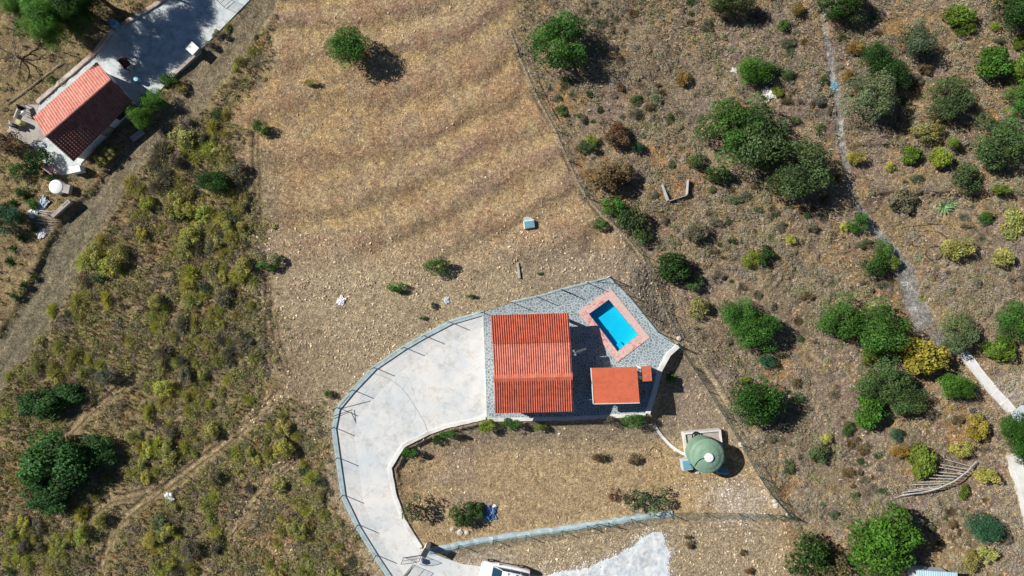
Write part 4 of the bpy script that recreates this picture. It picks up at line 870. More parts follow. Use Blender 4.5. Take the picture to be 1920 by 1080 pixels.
tb = empty('bench', W(101,318,.05), R(-38), 'pinkish bench at the lower patio corner by the hedge', 'bench'); mpk = mat('pink_paint', (.55,.36,.38), .7, .2, 4, .1); MB().box((0,0,.45), (1.25,.5,.06)).build('seat', mpk, tb, bevel=.01); MB().box((0,-.24,.7), (1.25,.06,.45)).build('backrest', mpk, tb, bevel=.01)
for s in (-.5,.5): MB().box((s,0,.21), (.07,.42,.42)).build('leg', mpk, tb)
tb = empty('garden_table', W(242,122,.05), R(-50), 'dark red table in the tree shade on the patio', 'table'); MB().box((0,0,.74), (1.0,.75,.05)).build('tabletop', mat('dark_red', (.12,.03,.025), .6, .2, 4, 0), tb, bevel=.01)
for x in (-.42,.42):
    for y in (-.3,.3): MB().box((x,y,.36), (.06,.06,.72)).build('leg', M['darkwood'], tb)
# cane and timber pile with tarpaulin
for k in range(22):
    y = 395+k*2.0+random.uniform(-1,1); x0 = 70+random.uniform(-5,3)-.1*k; x1 = 100+random.uniform(-4,6)
    tag(MB().tube([G(x0, y-2, .06), G((x0+x1)/2, y, .10), G(x1, y+2+random.uniform(-1,2), .06)], random.uniform(.02,.045), 5).build('cane', M['wood' if k > 4 else 'greywood']), 'loose weathered cane in the pile left of the concrete trough', 'cane', 'canes in the pile by the trough')
rag(83,381,1.0,'crumpled pale blue tarpaulin at the top of the cane pile', name='tarpaulin', cat='tarpaulin', m=mat('pale_tarp', (.5,.58,.64), .7, .2, 4, .2), seed=4)
rag(66,398,.9,'whitish crumpled tarpaulin at the left edge of the cane pile', name='tarpaulin', cat='tarpaulin', seed=7)
rag(80,439,.8,'flat white sheet lying just below the cane pile', name='plastic_sheet', cat='sheet', seed=10)
rag(920,962,1.25,'blue-grey tarpaulin heaped over an object beside the garden bush', name='tarpaulin', cat='tarpaulin', m=mat('blue_tarp', (.10,.19,.36), .6, .3, 4, .2), seed=11)
rag(928,949,.35,'white scrap on top of the blue tarpaulin in the garden', seed=12)
hose([(14,196),(40,178),(66,158),(95,136),(117,119)], .05, 'pale pipe running along the bank above the cottage', m='wood', name='pipe', cat='pipe', up=.1)
hose([(82,192),(92,186),(96,178),(104,174),(108,166)], .02, 'thin green hose on the strip between the cottage and its retaining wall', m='rail', up=.12)
P = [W(x, y, .05) for x, y in ((30,222),(35,210),(40,199))]; tag(MB().strip(P, .1, .0, .35).build('courtyard_edging', M['whitewall']), 'low white edging along the left side of the cottage courtyard', 'edging')
P = [W(x, y, .05) for x, y in ((64,278),(72,288),(84,303),(98,323))]; rl = empty('railing', P[0], 0, 'thin dark railing along the lower left edge of the cottage patio', 'railing')
for p in P: child_at(MB().tube([p, p+Vector((0,0,.9))], .02, 6), 'post', M['black'], rl)
child_at(MB().tube([p+Vector((0,0,.9)) for p in P], .02, 6), 'handrail', M['black'], rl)
rb = [G(x, y) for x, y in ((247,262),(258,254),(270,246))]; tag(MB().strip(rb, .5, rb[1].z-.2, rb[1].z+.25).build('rubble_block', M['greyconc'], bevel=.05), 'broken concrete block beside the dirt track below the cottage', 'rubble')
# dead tree, far upper left
def branchy(name, loc, h, n, sp, m, label, cat, seed, r0=.05):
    rr = random.Random(seed); mb = MB()
    def br(p, d, L, r, dep):
        q = p+d*L*.5+Vector((rr.uniform(-1,1),rr.uniform(-1,1),rr.uniform(-.3,.5)))*L*.08; e = q+(d+Vector((rr.uniform(-1,1),rr.uniform(-1,1),0))*.15).normalized()*L*.5
        mb.tube([p, q, e], [r, r*.8, r*.55], 5, cap=False)
        if dep > 0:
            for _ in range(3): br(q.lerp(e, rr.random()), (d+Vector((rr.uniform(-1,1),rr.uniform(-1,1),rr.uniform(-.3,.6)))*.9).normalized(), L*rr.uniform(.5,.75), r*.5, dep-1)
    for k in range(n): a = 2*math.pi*k/n+rr.random(); br(Vector((0,0,.1*h)), Vector((math.cos(a)*sp, math.sin(a)*sp, rr.uniform(.5,1))).normalized(), h*rr.uniform(.4,.6), r0, 3)
    mb.tube([Vector((0,0,-.2)), Vector((0,0,.12*h))], [r0*1.6, r0*1.2], 6)
    o = mb.build(name, m); o.location = loc; return tag(o, label, cat)
m_twig = mat('grey_twigs', (.20,.17,.15), .9, .3, 8, 0)
branchy('bare_tree', G(33,108), 3.2, 6, 1.4, m_twig, 'leafless grey tree on the bank at the far upper left', 'bare tree', 3, .05)
for k, (x, y, s, lb) in enumerate(((1118,128,1.4,'pale bare twigs sticking out below the round olive tree near the field'),(1395,190,1.6,'grey bare branches along the upper edge of the largest olive tree'),(1555,75,1.3,'bare grey shrub left of the gravel path near the top edge'),(1770,850,1.6,'pale leafless shrub between the yellow bush and the slatted rack'),(1795,745,1.7,'pale grey leafless shrub below the round green bush on the right'),(1888,525,2.0,'sprawling leafless brown shrub near the right edge'),(1450,85,1.5,'fallen bare branch above the bright round green bush'),(1548,960,1.2,'thin white bare branch above the bushes at the bottom'))):
    branchy('bare_shrub', G(x, y), s, 7, 1.6, m_twig, lb, 'bare shrub', 20+k, .02)

r = empty('meter_box', W(788,1049,.05), R(20), 'small white meter box on the drive beside the gate pillar', 'box'); MB().box((0,0,.3), (.42,.32,.6)).build('body', m_white, r, bevel=.02); MB().box((0,-.165,.32), (.3,.02,.4)).build('door', m_pb, r)
# ---------------- vegetation ----------------
def rnd_dir(n, zmin=-1):
    z = rng.uniform(zmin, 1, n); a = rng.uniform(0, 2*np.pi, n); s = np.sqrt(1-z*z); return np.stack([s*np.cos(a), s*np.sin(a), z], -1)
def norm(v): return v/np.maximum(np.linalg.norm(v, axis=-1, keepdims=True), 1e-9)
def leaf_quads(P, Nn, size, aspect, col):
    n = len(P); t = norm(np.cross(Nn, rnd_dir(n))); b = np.cross(Nn, t); s = size[:, None]
    V = np.stack([P-t*s-b*s*aspect*.35, P+t*s*.2-b*s*aspect, P+t*s+b*s*aspect*.2, P-t*s*.1+b*s*aspect], 1).reshape(-1, 3)
    return V, np.arange(n*4).reshape(-1, 4), np.repeat(col, 4, 0)
def crown_mesh(name, nl, lobes, lr, leaf, aspect=.5, flat=.75, hue=.12, spread=.62, openness=0, up=.15):
    L = rnd_dir(lobes, -.35); rad = rng.uniform(.55, 1.15, lobes)*spread; C0 = L*rad[:, None]; C0[:, 2] *= flat
    sz = lr*rng.uniform(.65, 1.25, lobes); wgt = sz**2; wgt /= wgt.sum(); li = rng.choice(lobes, nl, p=wgt)
    d = rnd_dir(nl, -.6); rr = rng.uniform(.62, 1.08, nl)**.7; P = C0[li]+d*(sz[li]*rr)[:, None]
    # finer tufts on each lobe
    tf = norm(C0[li]+d*.6); P = P+tf*(.05*np.sin(d[:, 0:1]*9+li[:, None])*np.cos(d[:, 1:2]*9))
    P[:, 2] = np.maximum(P[:, 2], -.72*flat); Nn = norm(d*.7+rnd_dir(nl)*.75+np.array([0,0,up]))
    br = rng.uniform(.65, 1.30, nl)*rng.uniform(.62, 1.35, lobes)[li]; h = rng.uniform(-hue, hue, nl)+rng.uniform(-hue, hue, lobes)[li]*.8
    col = np.stack([br*(1+h), br, br*(1-h)], -1)
    V, F, Cc = leaf_quads(P, Nn, leaf*rng.uniform(.6, 1.35, nl), aspect, col); return np_mesh(name, V, F, Cc)
def blade_mesh(name, nb, wid, flat=.8, lobes=5, hue=.1, inner=.45):
    lb = rnd_dir(lobes, .1); d = rnd_dir(nb, -.05); rr = .72+.28*np.max(np.clip(d@lb.T, 0, 1)**6, 1)*1.0
    rr = rr*rng.uniform(.8, 1.05, nb); T = d*rr[:, None]; T[:, 2] *= flat; B = T*inner+rnd_dir(nb)*.08
    T = T+rnd_dir(nb)*.10; side = norm(np.cross(T-B, rnd_dir(nb)))*wid
    V = np.stack([B-side, B+side, T], 1).reshape(-1, 3); F = np.arange(nb*3).reshape(-1, 3)
    br = rng.uniform(.6, 1.35, nb); h = rng.uniform(-hue, hue, nb); col = np.repeat(np.stack([br*(1+h), br, br*(1-h)], -1), 3, 0)
    return np_mesh(name, V, F, col)
def rosette_mesh(name, nb, wid, droop=.3):
    V = []; F = []
    for k in range(nb):
        a = 2*math.pi*k*.381966; el = .15+1.15*(k/nb)**1.2; L = 1-.35*(k/nb); dv = np.array([math.cos(a)*math.cos(el), math.sin(a)*math.cos(el), math.sin(el)]); sv = np.array([-math.sin(a), math.cos(a), 0])
        b = len(V)
        for t, w_ in ((0,.6),(.35,1),(.7,.75),(1,.02)): c = dv*L*t-np.array([0,0,droop*t*t*L*.4]); V += [c-sv*wid*w_, c+sv*wid*w_+np.array([0,0,.03])]
        for q in range(3): F.append((b+2*q, b+2*q+1, b+2*q+3, b+2*q+2))
    col = np.repeat(rng.uniform(.75, 1.2, (nb, 1)), 8, 0)*np.ones((1, 3)); return np_mesh(name, V, F, col)
KIND = {
 'olive': [crown_mesh('crown', 9500, 34, .265, .034, .42, .72, .10, .70) for _ in range(4)],
 'dome': [crown_mesh('crown', 9500, 34, .30, .030, .6, .8, .07, .66) for _ in range(2)],
 'figk': [crown_mesh('crown', 9500, 34, .27, .036, .7, .7, .14, .70) for _ in range(3)],
 'leafy': [crown_mesh('crown', 4200, 24, .34, .055, .75, .7, .13) for _ in range(3)],
 'bush': [crown_mesh('crown', 2000, 16, .29, .060, .5, .7, .14, .68) for _ in range(6)],
 'pine': [crown_mesh('crown', 8000, 30, .30, .060, .12, .8, .09, .62, up=.5) for _ in range(3)],
 'sparse': [crown_mesh('crown', 900, 16, .22, .055, .5, .7, .12, .75) for _ in range(3)],
 'broom': [blade_mesh('crown', 750, .028) for _ in range(6)],
 'dry': [blade_mesh('crown', 420, .016, .6, 6, .06, .1) for _ in range(4)],
 'agave': [rosette_mesh('crown', 34, .075)],
}
def trunk_mesh(seed, limbs=6):
    rr = random.Random(seed); mb = MB(); mb.tube([(0,0,-.75),(.03,.02,-.45),(0,.03,-.2)], [.10,.075,.065], 8)
    for k in range(limbs):
        a = 2*math.pi*k/limbs+rr.random(); e = rr.uniform(.1,.55); q = Vector((math.cos(a)*.3, math.sin(a)*.3, -.02)); f = Vector((math.cos(a+.3)*.68, math.sin(a+.3)*.68, e*.6))
        mb.tube([Vector((0,.02,-.25)), q, f], [.05,.032,.012], 6); mb.tube([q, q+Vector((rr.uniform(-.3,.3), rr.uniform(-.3,.3), .35))], [.026,.008], 5)
    me = bpy.data.meshes.new('trunk'); me.from_pydata(mb.v, [], mb.f); return me
TRK = [trunk_mesh(s) for s in (1, 2, 3)]
for v in KIND.values():
    for me in v: me.materials.append(M['leaf'])
for me in TRK: me.materials.append(M['trunk'])
GR = dict(olive=(.100,.160,.052), olive2=(.150,.205,.095), dark=(.045,.105,.022), carob=(.038,.115,.014), bright=(.085,.215,.025), citrus=(.17,.26,.035), yellow=(.36,.33,.05),
          broom=(.42,.41,.13), broom2=(.48,.49,.11), blue=(.05,.14,.07), brown=(.19,.14,.07), fig=(.050,.130,.030), pine=(.11,.25,.025), agave=(.28,.42,.19), ochre=(.33,.22,.045), rust=(.22,.11,.05), grey=(.20,.19,.13), mid=(.075,.19,.032), lime=(.28,.36,.045))
cnt = {}
def veg(kind, px, py, r, colr, label, cat, group=None, sx=1, sy=1, name=None, hz=None, tree=None, var=None, zf=.62):
    """px,py,r: seen centre and radius in photo px"""
    c = GR[colr]; f = rng.uniform(.92, 1.08, 3)*rng.uniform(.9, 1.1)
    rad = r/FP*(H-.4); hz = hz if hz else (.6 if colr == 'fig' else rng.uniform(.85, 1.05))
    zc = rad*zf*hz; g = G(px, py); zb = g.z
    for _ in range(2):
        p = W(px, py, zc+zb); zb = float(gz(p.x, p.y)); 
    rad = r/FP*(H-zc-zb)*(1.07 if r > 24 else 1.03); me = KIND[kind][cnt.get(kind, 0) % len(KIND[kind]) if var is None else var]; cnt[kind] = cnt.get(kind, 0)+1
    rot = rng.uniform(0, 6.28)
    if tree is None: tree = kind in ('olive', 'dome', 'leafy', 'pine') and r > 24
    col = (c[0]*f[0], c[1]*f[1], c[2]*f[2], 1)
    if tree:
        root = empty(name or 'tree', (p.x, p.y, zb), 0, label, cat, group)
        o = link('crown', me, None, root); t = link('trunk', TRK[cnt[kind] % 3], None, root)
        for q in (o, t): q.location = (0, 0, zc); q.scale = (rad*sx, rad*sy, rad*hz); q.rotation_euler = (0, 0, rot if (abs(sx-sy) < .05) else (0 if rot < 3.14 else math.pi))
        t.scale = (rad*sx*.9, rad*sy*.9, (zc+.1)/.70); o.color = col; return root
    o = link(name or 'bush', me); o.location = (p.x, p.y, zb+(zc if kind not in ('broom', 'dry', 'agave') else -.04)); o.scale = (rad*sx, rad*sy, rad*hz)
    o.rotation_euler = (0, 0, rot if (abs(sx-sy) < .05) else (0 if rot < 3.14 else math.pi)); o.color = col
    return tag(o, label, cat, group)
TREES = [
 ('dome',655,92,44,'mid','lone dark round tree standing on the bare field, top centre','tree','carob_tree',1,.92),
 ('olive',1050,82,60,'mid','round green tree beside the fence at the top of the field','tree','tree',1.03,.9),
 ('olive',1366,4,42,'olive','dark grey-green tree cut by the top edge, right of centre','tree','olive_tree',1.1,.6),
 ('dome',1416,133,33,'bright','small bright green rounded tree above the two big olives','tree','tree',1.1,.85),
 ('olive',1372,245,68,'mid','largest green tree, left of the grey-green olive it touches','tree','tree',1,.85),
 ('olive',1415,258,72,'olive','broad olive crown filling the right side of the largest tree clump','tree','olive_tree',.9,1),
 ('olive',1497,318,63,'olive','big rounded grey-green olive left of the gravel path','tree','olive_tree',1,1),
 ('olive',1585,8,48,'dark','dark tree cut by the top edge right of the gravel path','tree','tree',1.1,.7),
 ('dome',1642,108,34,'dark','dark green crown at the top of the dark and silvery tree clump','tree','tree',1.0,.9),
 ('dome',1675,142,34,'dark','dark green crown on the right of the silvery olive in the upper right','tree','tree',.9,1.0),
 ('olive',1630,183,52,'olive2','silvery green olive in front of two dark crowns, upper right','tree','olive_tree',.98,.98),
 ('olive',1716,78,38,'olive2','grey-green olive with a wide shadow near the top right','tree','olive_tree',1.1,.9),
 ('olive',1775,184,47,'olive','round olive between the silvery clump and the right edge trees','tree','olive_tree',1,.95),
 ('olive',1870,264,55,'olive','large olive beside the right edge, upper right','tree','olive_tree',1,.95),
 ('olive',1912,190,34,'mid','olive cut by the right edge above the large olive','tree','olive_tree',1,1),
 ('olive',1905,12,55,'dark','dark tree filling the top right corner','tree','tree',1,.9),
 ('leafy',1860,116,33,'bright','bright leafy citrus tree near the top right edge','tree','citrus_tree',1.1,.95),
 ('leafy',1914,128,24,'citrus','yellow-green leafy tree cut by the right edge beside the citrus','tree','citrus_tree',1,1.2),
 ('leafy',1798,32,26,'citrus','yellow-green bush between two terraces at the top right','bush','bush',1.2,.8),
 ('bush',1812,52,18,'citrus','small green bush just below the yellow-green one at the top right','bush','bush',1.3,.8),
 ('bush',1866,50,11,'lime','tiny round lime-green bush below the top right tree','bush','bush',1,1),
 ('bush',1910,78,17,'citrus','yellow-green bush on the right edge below the corner tree','bush','bush',1.2,.9),
 ('leafy',1262,498,33,'dark','dark bush east of the dug bank near the pool','bush','bush',1.1,.9),
 ('olive',1385,590,38,'mid','left lobe of the green tree clump east of the pool','tree','tree',.95,.95),
 ('olive',1420,620,46,'mid','broad green tree right of the pool across the fence','tree','tree',1.1,.85),
 ('olive',1575,595,50,'mid','left crown of the wide green clump right of centre','tree','tree',.95,.85),
 ('olive',1640,618,62,'mid','largest crown of the wide green clump right of centre','tree','tree',1.05,.85),
 ('bush',1635,668,24,'citrus','small light green bush at the foot of the wide green clump','bush','bush',1,1),
 ('olive',1792,622,38,'olive2','silvery olive at the head of the white stepped path','tree','olive_tree',1,1.05),
 ('olive',1905,606,38,'mid','green tree cut by the right edge above the citrus bush','tree','tree',1.05,1.05),
 ('leafy',1872,655,26,'citrus','loose yellow-green bush above the stony clearing at the right edge','bush','citrus_bush',1.3,1),
 ('leafy',1728,670,44,'yellow','yellow-leaved tree left of the white stepped path','tree','lemon_tree',1.1,.85),
 ('leafy',1708,655,24,'citrus','green-leaved tree touching the left of the yellow tree','tree','citrus_tree',1,1),
 ('olive',1655,712,55,'olive','wide grey-green olive below the wide green clump','tree','olive_tree',1.1,.8),
 ('olive',1690,745,45,'olive','right-hand lower crown of the grey-green olive clump','tree','olive_tree',1.1,.85),
 ('leafy',1632,768,33,'bright','bright green crown at the lower left of the olive clump','tree','tree',1,1.1),
 ('dome',1416,751,56,'carob','dense dark green dome-shaped tree east of the water tank','tree','carob_tree',1,.84),
 ('dome',1793,724,32,'bright','compact green round bush left of the stepped path','bush','bush',1.05,.85),
 ('leafy',1727,865,30,'citrus','tall yellow-green bush beside the slatted rack','bush','bush',.85,1.25),
 ('bush',1686,846,17,'ochre','small straw-yellow bush left of the tall yellow-green one','bush','bush',1.1,1),
 ('bush',1679,815,15,'blue','small blue-green bush above the straw-yellow one','bush','bush',1,1),
 ('figk',1655,1020,69,'bright','big bright green fig tree at the bottom right','tree','fig_tree',1,1),
 ('bush',1520,1040,46,'dark','dark tangled bush left of the big bright fig','bush','bush',1,1.1),
 ('bush',1562,1062,34,'brown','brownish bush between the dark bush and the bright fig','bush','bush',1.1,1),
 ('dome',1842,990,31,'blue','round blue-green bush right of the big bright fig','bush','bush',1.1,.9),
 ('bush',1818,1050,22,'broom','yellow-green low bush near the bottom right corner','bush','bush',1,1),
 ('bush',1848,1040,20,'broom','second yellow-green low bush, right of its twin at the bottom right','bush','bush',1.2,1),
 ('figk',100,872,74,'fig','big dark fig tree in the scrub at the lower left','tree','fig_tree',1,.85),
 ('figk',90,925,50,'fig','lower dark crown under the big dark fig at the left','tree','fig_tree',1.1,.75),
 ('figk',180,850,40,'fig','right-hand dark crown beside the big dark fig','tree','fig_tree',1.1,.8),
 ('figk',80,755,42,'fig','dark spreading tree above the big dark fig at the left edge','tree','fig_tree',1.2,.75),
 ('leafy',130,735,28,'fig','small dark bush at the right end of the spreading tree','bush','bush',1.2,.8),
 ('dome',399,341,31,'dark','dark green round bush in the scrub right of the cottage track','bush','bush',1.15,.8),
 ('pine',262,217,29,'pine','bright green young pine touching the dark roof corner of the cottage','tree','pine_tree',1,.95),
 ('pine',290,187,27,'pine','bright green young pine between the patio and the dirt track','tree','pine_tree',1.1,.9),
 ('olive',14,412,33,'blue','blue-green bush cut by the left edge near the cane pile','bush','bush',1,1),
 ('bush',18,268,30,'brown','dark brown bush beside the cottage courtyard','bush','bush',1.1,.9),
 ('bush',34,322,17,'mid','green bush below the brown one at the left edge','bush','bush',1,1.1),
 ('bush',42,360,14,'dark','small dark bush left of the white water tank','bush','bush',1.3,.8),
 ('bush',63,382,12,'mid','small green bush beside the whitish tarpaulin','bush','bush',.9,1.3),
 ('bush',70,300,26,'dark','dark hedge shrub along the lower left patio edge','shrub','shrub',1.1,1.0),
 ('bush',92,330,14,'dark','small dark shrub below the pinkish bench','shrub','shrub',1.4,.8),
 ('bush',318,150,17,'mid','green shrub growing over the patio wall near the two young pines','shrub','shrub',1.1,1),
 ('bush',95,150,9,'mid','tiny green plant on the bank above the retaining wall','plant','plant',1,1),
 ('bush',868,967,30,'dark','dark green round bush left of the blue tarpaulin in the garden','bush','bush',1.05,.9),
 ('bush',892,958,20,'mid','green bush touching the blue tarpaulin in the garden','bush','bush',1,1),
 ('sparse',777,955,32,'olive2','thin young tree beside the inner driveway wall','tree','sapling',.8,1),
 ('sparse',1190,938,28,'olive','thin-leaved young tree on the left of the pair in the garden','tree','sapling',1,.9),
 ('sparse',1222,935,32,'olive2','thin-leaved young tree above the bottom kerb wall','tree','sapling',1.05,.95),
 ('sparse',1150,930,16,'rust','small reddish sapling at the left of the thin-leaved pair','plant','sapling',1,1),
 ('bush',492,240,18,'mid','small dark green bush alone at the left edge of the bare field','bush','bush',1,1),
 ('bush',503,497,16,'mid','elongated green weed clump on the stony ground, left of two others','bush','bush',1.5,.8),
 ('bush',520,484,11,'mid','small green tuft at the right tip of the elongated weed clump','bush','bush',1,1),
 ('bush',818,500,24,'mid','green bush on the stony slope north-west of the villa','bush','bush',1.2,.75),
 ('bush',742,540,17,'mid','low green weed clump on the slope above the driveway','bush','bush',1.3,.65),
 ('bush',617,740,11,'mid','small green tuft just outside the driveway kerb','bush','bush',1,1),
 ('bush',813,573,7,'blue','tiny dark weed beside the plastic sheet','weed','weed',1,1),
 ('bush',793,596,7,'mid','tiny weed close outside the curved kerb','weed','weed',1.2,.8),
 ('bush',882,555,8,'mid','tiny weed on the slope near the terrace corner','weed','weed',1.4,.6),
 ('bush',1125,421,13,'mid','green weed on the field near the cistern','bush','bush',1.2,.9),
 ('bush',1012,513,5,'mid','tiniest green weed near the upright concrete slab','weed','weed',1.4,.7),
 ('bush',1150,385,26,'mid','green scrub bush just inside the old fence line','bush','bush',1.1,.9),
 ('bush',1185,410,30,'olive','green scrub bush below the first one at the old fence line','bush','bush',1,1),
 ('bush',1205,440,24,'olive','lowest bush of the green row along the old fence line','bush','bush',1,1),
 ('bush',1130,335,36,'brown','olive-brown bush above the green row by the fence','bush','bush',1.1,1),
 ('bush',1165,325,26,'brown','olive-brown bush right of its darker neighbour by the fence','bush','bush',1,1),
 ('bush',1158,245,20,'rust','rusty brown bush near the bright lime one','bush','bush',1.1,1),
 ('bush',1155,262,26,'brown','wide brown bush under the rusty one','bush','bush',1.2,.8),
 ('bush',1111,262,13,'lime','small bright lime-yellow bush beside the field fence','bush','bush',1,1),
 ('bush',1098,276,17,'olive','dull green bush just below the lime-yellow one','bush','bush',1.2,.9),
 ('bush',1195,277,15,'blue','dark bluish bush right of the brown ones','bush','bush',1,.9),
 ('bush',1281,146,16,'ochre','ochre bush alone in the grey scrub, upper right of centre','bush','bush',.9,1.1),
 ('bush',1304,303,18,'olive','dull bush at the left foot of the largest tree clump','bush','bush',1.1,1),
 ('bush',1345,325,26,'dark','dark bush under the lower edge of the largest tree clump','bush','bush',1.2,.8),
 ('bush',1456,172,13,'lime','small lime citrus bush beside the pale flat boulder','bush','bush',1,1),
 ('bush',1446,130,16,'olive','olive bush touching the right of the bright rounded tree','bush','bush',1.2,1),
 ('bush',1605,296,19,'yellow','bright yellow round bush on the right of the gravel path','bush','bush',1,.9),
 ('bush',1605,90,16,'ochre','yellow-ochre bush left of the dark crowns, upper right','bush','bush',1.2,.8),
 ('bush',1590,140,12,'ochre','small ochre bush left of the silvery olive','bush','bush',.9,1.1),
 ('bush',1470,48,14,'mid','small green bush left of the gravel path near the top','bush','bush',1,1),
 ('bush',1495,18,14,'ochre','yellowish bush at the top, left of the gravel path','bush','bush',1.2,.8),
 ('bush',1668,313,12,'broom2','small yellow-green bush right of the bright yellow one','bush','bush',1,1),
 ('leafy',1710,290,21,'citrus','leafy green bush on the terrace below the round olive','bush','citrus_bush',1.1,.9),
 ('leafy',1762,297,22,'lime','lime-green leafy bush on the terrace, right of the green one','bush','citrus_bush',1,1),
 ('bush',1785,268,14,'citrus','small round green bush above the lime-green leafy one','bush','bush',1,1),
 ('bush',1735,247,26,'broom','wide low yellowish bush under the round olive','bush','bush',1.5,.65),
 ('bush',1810,330,31,'olive','grey-green bush on the terrace left of the large olive','bush','bush',1,1),
 ('bush',1876,356,17,'citrus','bright green bush below the large olive at the right','bush','bush',1.3,.7),
 ('bush',1610,420,22,'mid','green leafy bush where the gravel path bends','bush','bush',1.1,1),
 ('bush',1583,424,11,'broom2','small yellowish bush left of the path-bend bush','bush','bush',1,1.1),
 ('bush',1636,500,25,'dark','dark bush left of the gravel path below its bend','bush','bush',1.1,1),
 ('bush',1656,468,19,'bright','bright green bush above the dark one on the path','bush','bush',1,1.1),
 ('bush',1674,492,17,'citrus','yellow-green bush right of the dark one on the path','bush','bush',1,1),
 ('bush',1482,450,12,'broom2','small yellow-green tuft in the scrub, right of the trees','bush','bush',1,1.1),
 ('bush',1410,486,20,'lime','bright yellow-green bush in the scrub east of the pool bank','bush','bush',1.1,.9),
 ('bush',1433,478,22,'dark','dark bush touching the right side of the bright yellow-green one','bush','bush',1,1),
 ('bush',1305,436,24,'grey','pale grey-green tufted bush in the dry scrub','bush','bush',1,1.05),
 ('bush',1300,530,20,'olive','dull bush under the dark one by the fence','bush','bush',1,1),
 ('bush',1310,575,24,'broom','yellowish scrub bush right of the dug bank','bush','bush',1,1),
 ('bush',1437,678,19,'blue','small bluish bush below the tree pair east of the pool','bush','bush',1.05,.95),
 ('bush',1395,712,12,'lime','low lime-green weeds above the dome-shaped tree','bush','bush',1.4,.6),
 ('bush',1535,848,24,'olive','green bush in the dry scrub right of the water tank','bush','bush',1,1.1),
 ('bush',1548,822,13,'broom2','small yellowish bush on top of the green one','bush','bush',1,1),
 ('bush',1833,802,24,'yellow','yellow leafy bush left of the green hedge','bush','bush',.95,1.2),
 ('bush',1800,845,22,'broom2','yellow-green bush above the slatted rack','bush','bush',1.2,.8),
 ('bush',1848,893,24,'broom2','yellow-green low bush right of the slatted rack','bush','bush',1.2,.8),
 ('bush',1805,920,14,'citrus','small green weed below the slatted rack','bush','bush',1,1.2),
 ('dome',1912,822,36,'carob','dark green hedge overhanging the white garden wall','hedge','hedge',.9,1.3),
 ('dome',1893,800,20,'mid','left green part of the hedge beside the pale pavement','hedge','hedge',1,1.1),
 ('bush',1455,910,0,'olive','',None,None,1,1),
 ('bush',1720,408,0,'olive','',None,None,1,1),
 ('bush',1690,375,28,'grey','grey-green scraggly bush right of the path above the hoses','bush','bush',1.2,1),
 ('bush',1795,465,28,'broom','yellowish bush below the agave','bush','bush',1.1,1),
 ('bush',1845,408,16,'mid','small green bush right of the agave','bush','bush',1.1,.8),
 ('bush',1900,415,26,'broom','yellow-green bush at the right edge beside orange grass','bush','bush',.9,1.3),
 ('bush',1880,480,24,'broom','yellowish bush at the right edge below the orange grass','bush','bush',1,1.1),
 ('bush',912,797,18,'lime','bright yellow-green bush below the south-west corner of the villa','bush','bush',1.15,.8),
 ('bush',958,796,19,'mid','green bush against the retaining wall below the villa','bush','bush',1.2,.8),
 ('bush',1012,801,12,'citrus','small green plant at the wall foot in the villa shadow','plant','plant',1.3,.8),
 ('bush',1185,788,20,'mid','green bush against the wall below the outbuilding','bush','bush',1.5,.75),
 ('bush',1145,788,12,'grey','white-flowered plant against the wall below the outbuilding','plant','plant',1.1,.9),
 ('bush',840,813,15,'mid','green shrub spilling along the inner driveway wall','shrub','shrub',1.5,.7),
 ('bush',820,826,10,'dark','small dark shrub left of the spilling one on the wall','shrub','shrub',1.1,1),
 ('bush',767,850,17,'mid','green shrub at the bend of the inner driveway wall','shrub','shrub',1.1,.8),
 ('bush',1123,857,14,'brown','left brownish-green tuft in the middle of the garden','tuft','bush',1,.9),
 ('bush',1190,861,14,'brown','right brownish-green tuft in the middle of the garden','tuft','bush',1,.9),
 ('bush',1292,1022,9,'brown','brown tuft right of the white cement pad','tuft','bush',1,1.1),
 ('bush',1289,1006,8,'brown','smaller brown tuft right above its neighbour by the cement pad','tuft','bush',1.1,.8),
 ('bush',1392,1036,7,'brown','small brown tuft alone on the bare ground at the bottom','tuft','bush',1,1),
 ('bush',1404,1070,9,'rust','rusty tuft at the bottom edge below the fence corner','tuft','bush',1.2,1),
 ('dome',281,1013,15,'broom2','smooth round yellow-green bush below the torn white sheet','bush','bush',1,1.1),
 ('bush',583,155,12,'broom','faint yellowish tuft on the field left of the lone tree','tuft','bush',1.3,.7),
]
for t in TREES:
    if t[3] <= 0: continue
    kind, x, y, r, c, lb, cat, nm, sx, sy = t
    veg(kind, x, y, r, c, lb, cat, None, sx, sy, nm, tree=(nm.endswith('_tree') or nm in ('tree', 'sapling')))
veg('agave', 1257, 708, 16, 'bright', 'bright palm-like plant in the shadow beside the terrace wall', 'plant', name='banana_plant', hz=.8)
veg('agave', 1776, 386, 22, 'agave', 'big pale green agave cluster on the right, with a dark shadow', 'agave', name='agave', hz=.9)
veg('agave', 1790, 380, 16, 'agave', 'smaller agave growing out of the right side of the big pale one', 'agave', name='agave', hz=.9)
veg('agave', 1724, 482, 11, 'agave', 'small bluish agave beside the looping hose', 'agave', name='agave')
veg('agave', 1733, 558, 10, 'lime', 'small yellow-green agave on the gravel path', 'agave', name='agave')
veg('agave', 1757, 523, 7, 'ochre', 'tiny yellow agave below the hoses', 'agave', name='agave')
for k, (x, y) in enumerate(((60,432),(36,446),(20,466),(12,490),(60,520),(40,536),(22,556),(20,380),(6,385),(45,372))):
    veg('agave', x, y, 13, 'dark' if k % 2 else 'olive', 'dark spiky cactus on the pale slope left of the dirt track', 'cactus', 'cacti on the slope left of the track', name='cactus', hz=1.2)
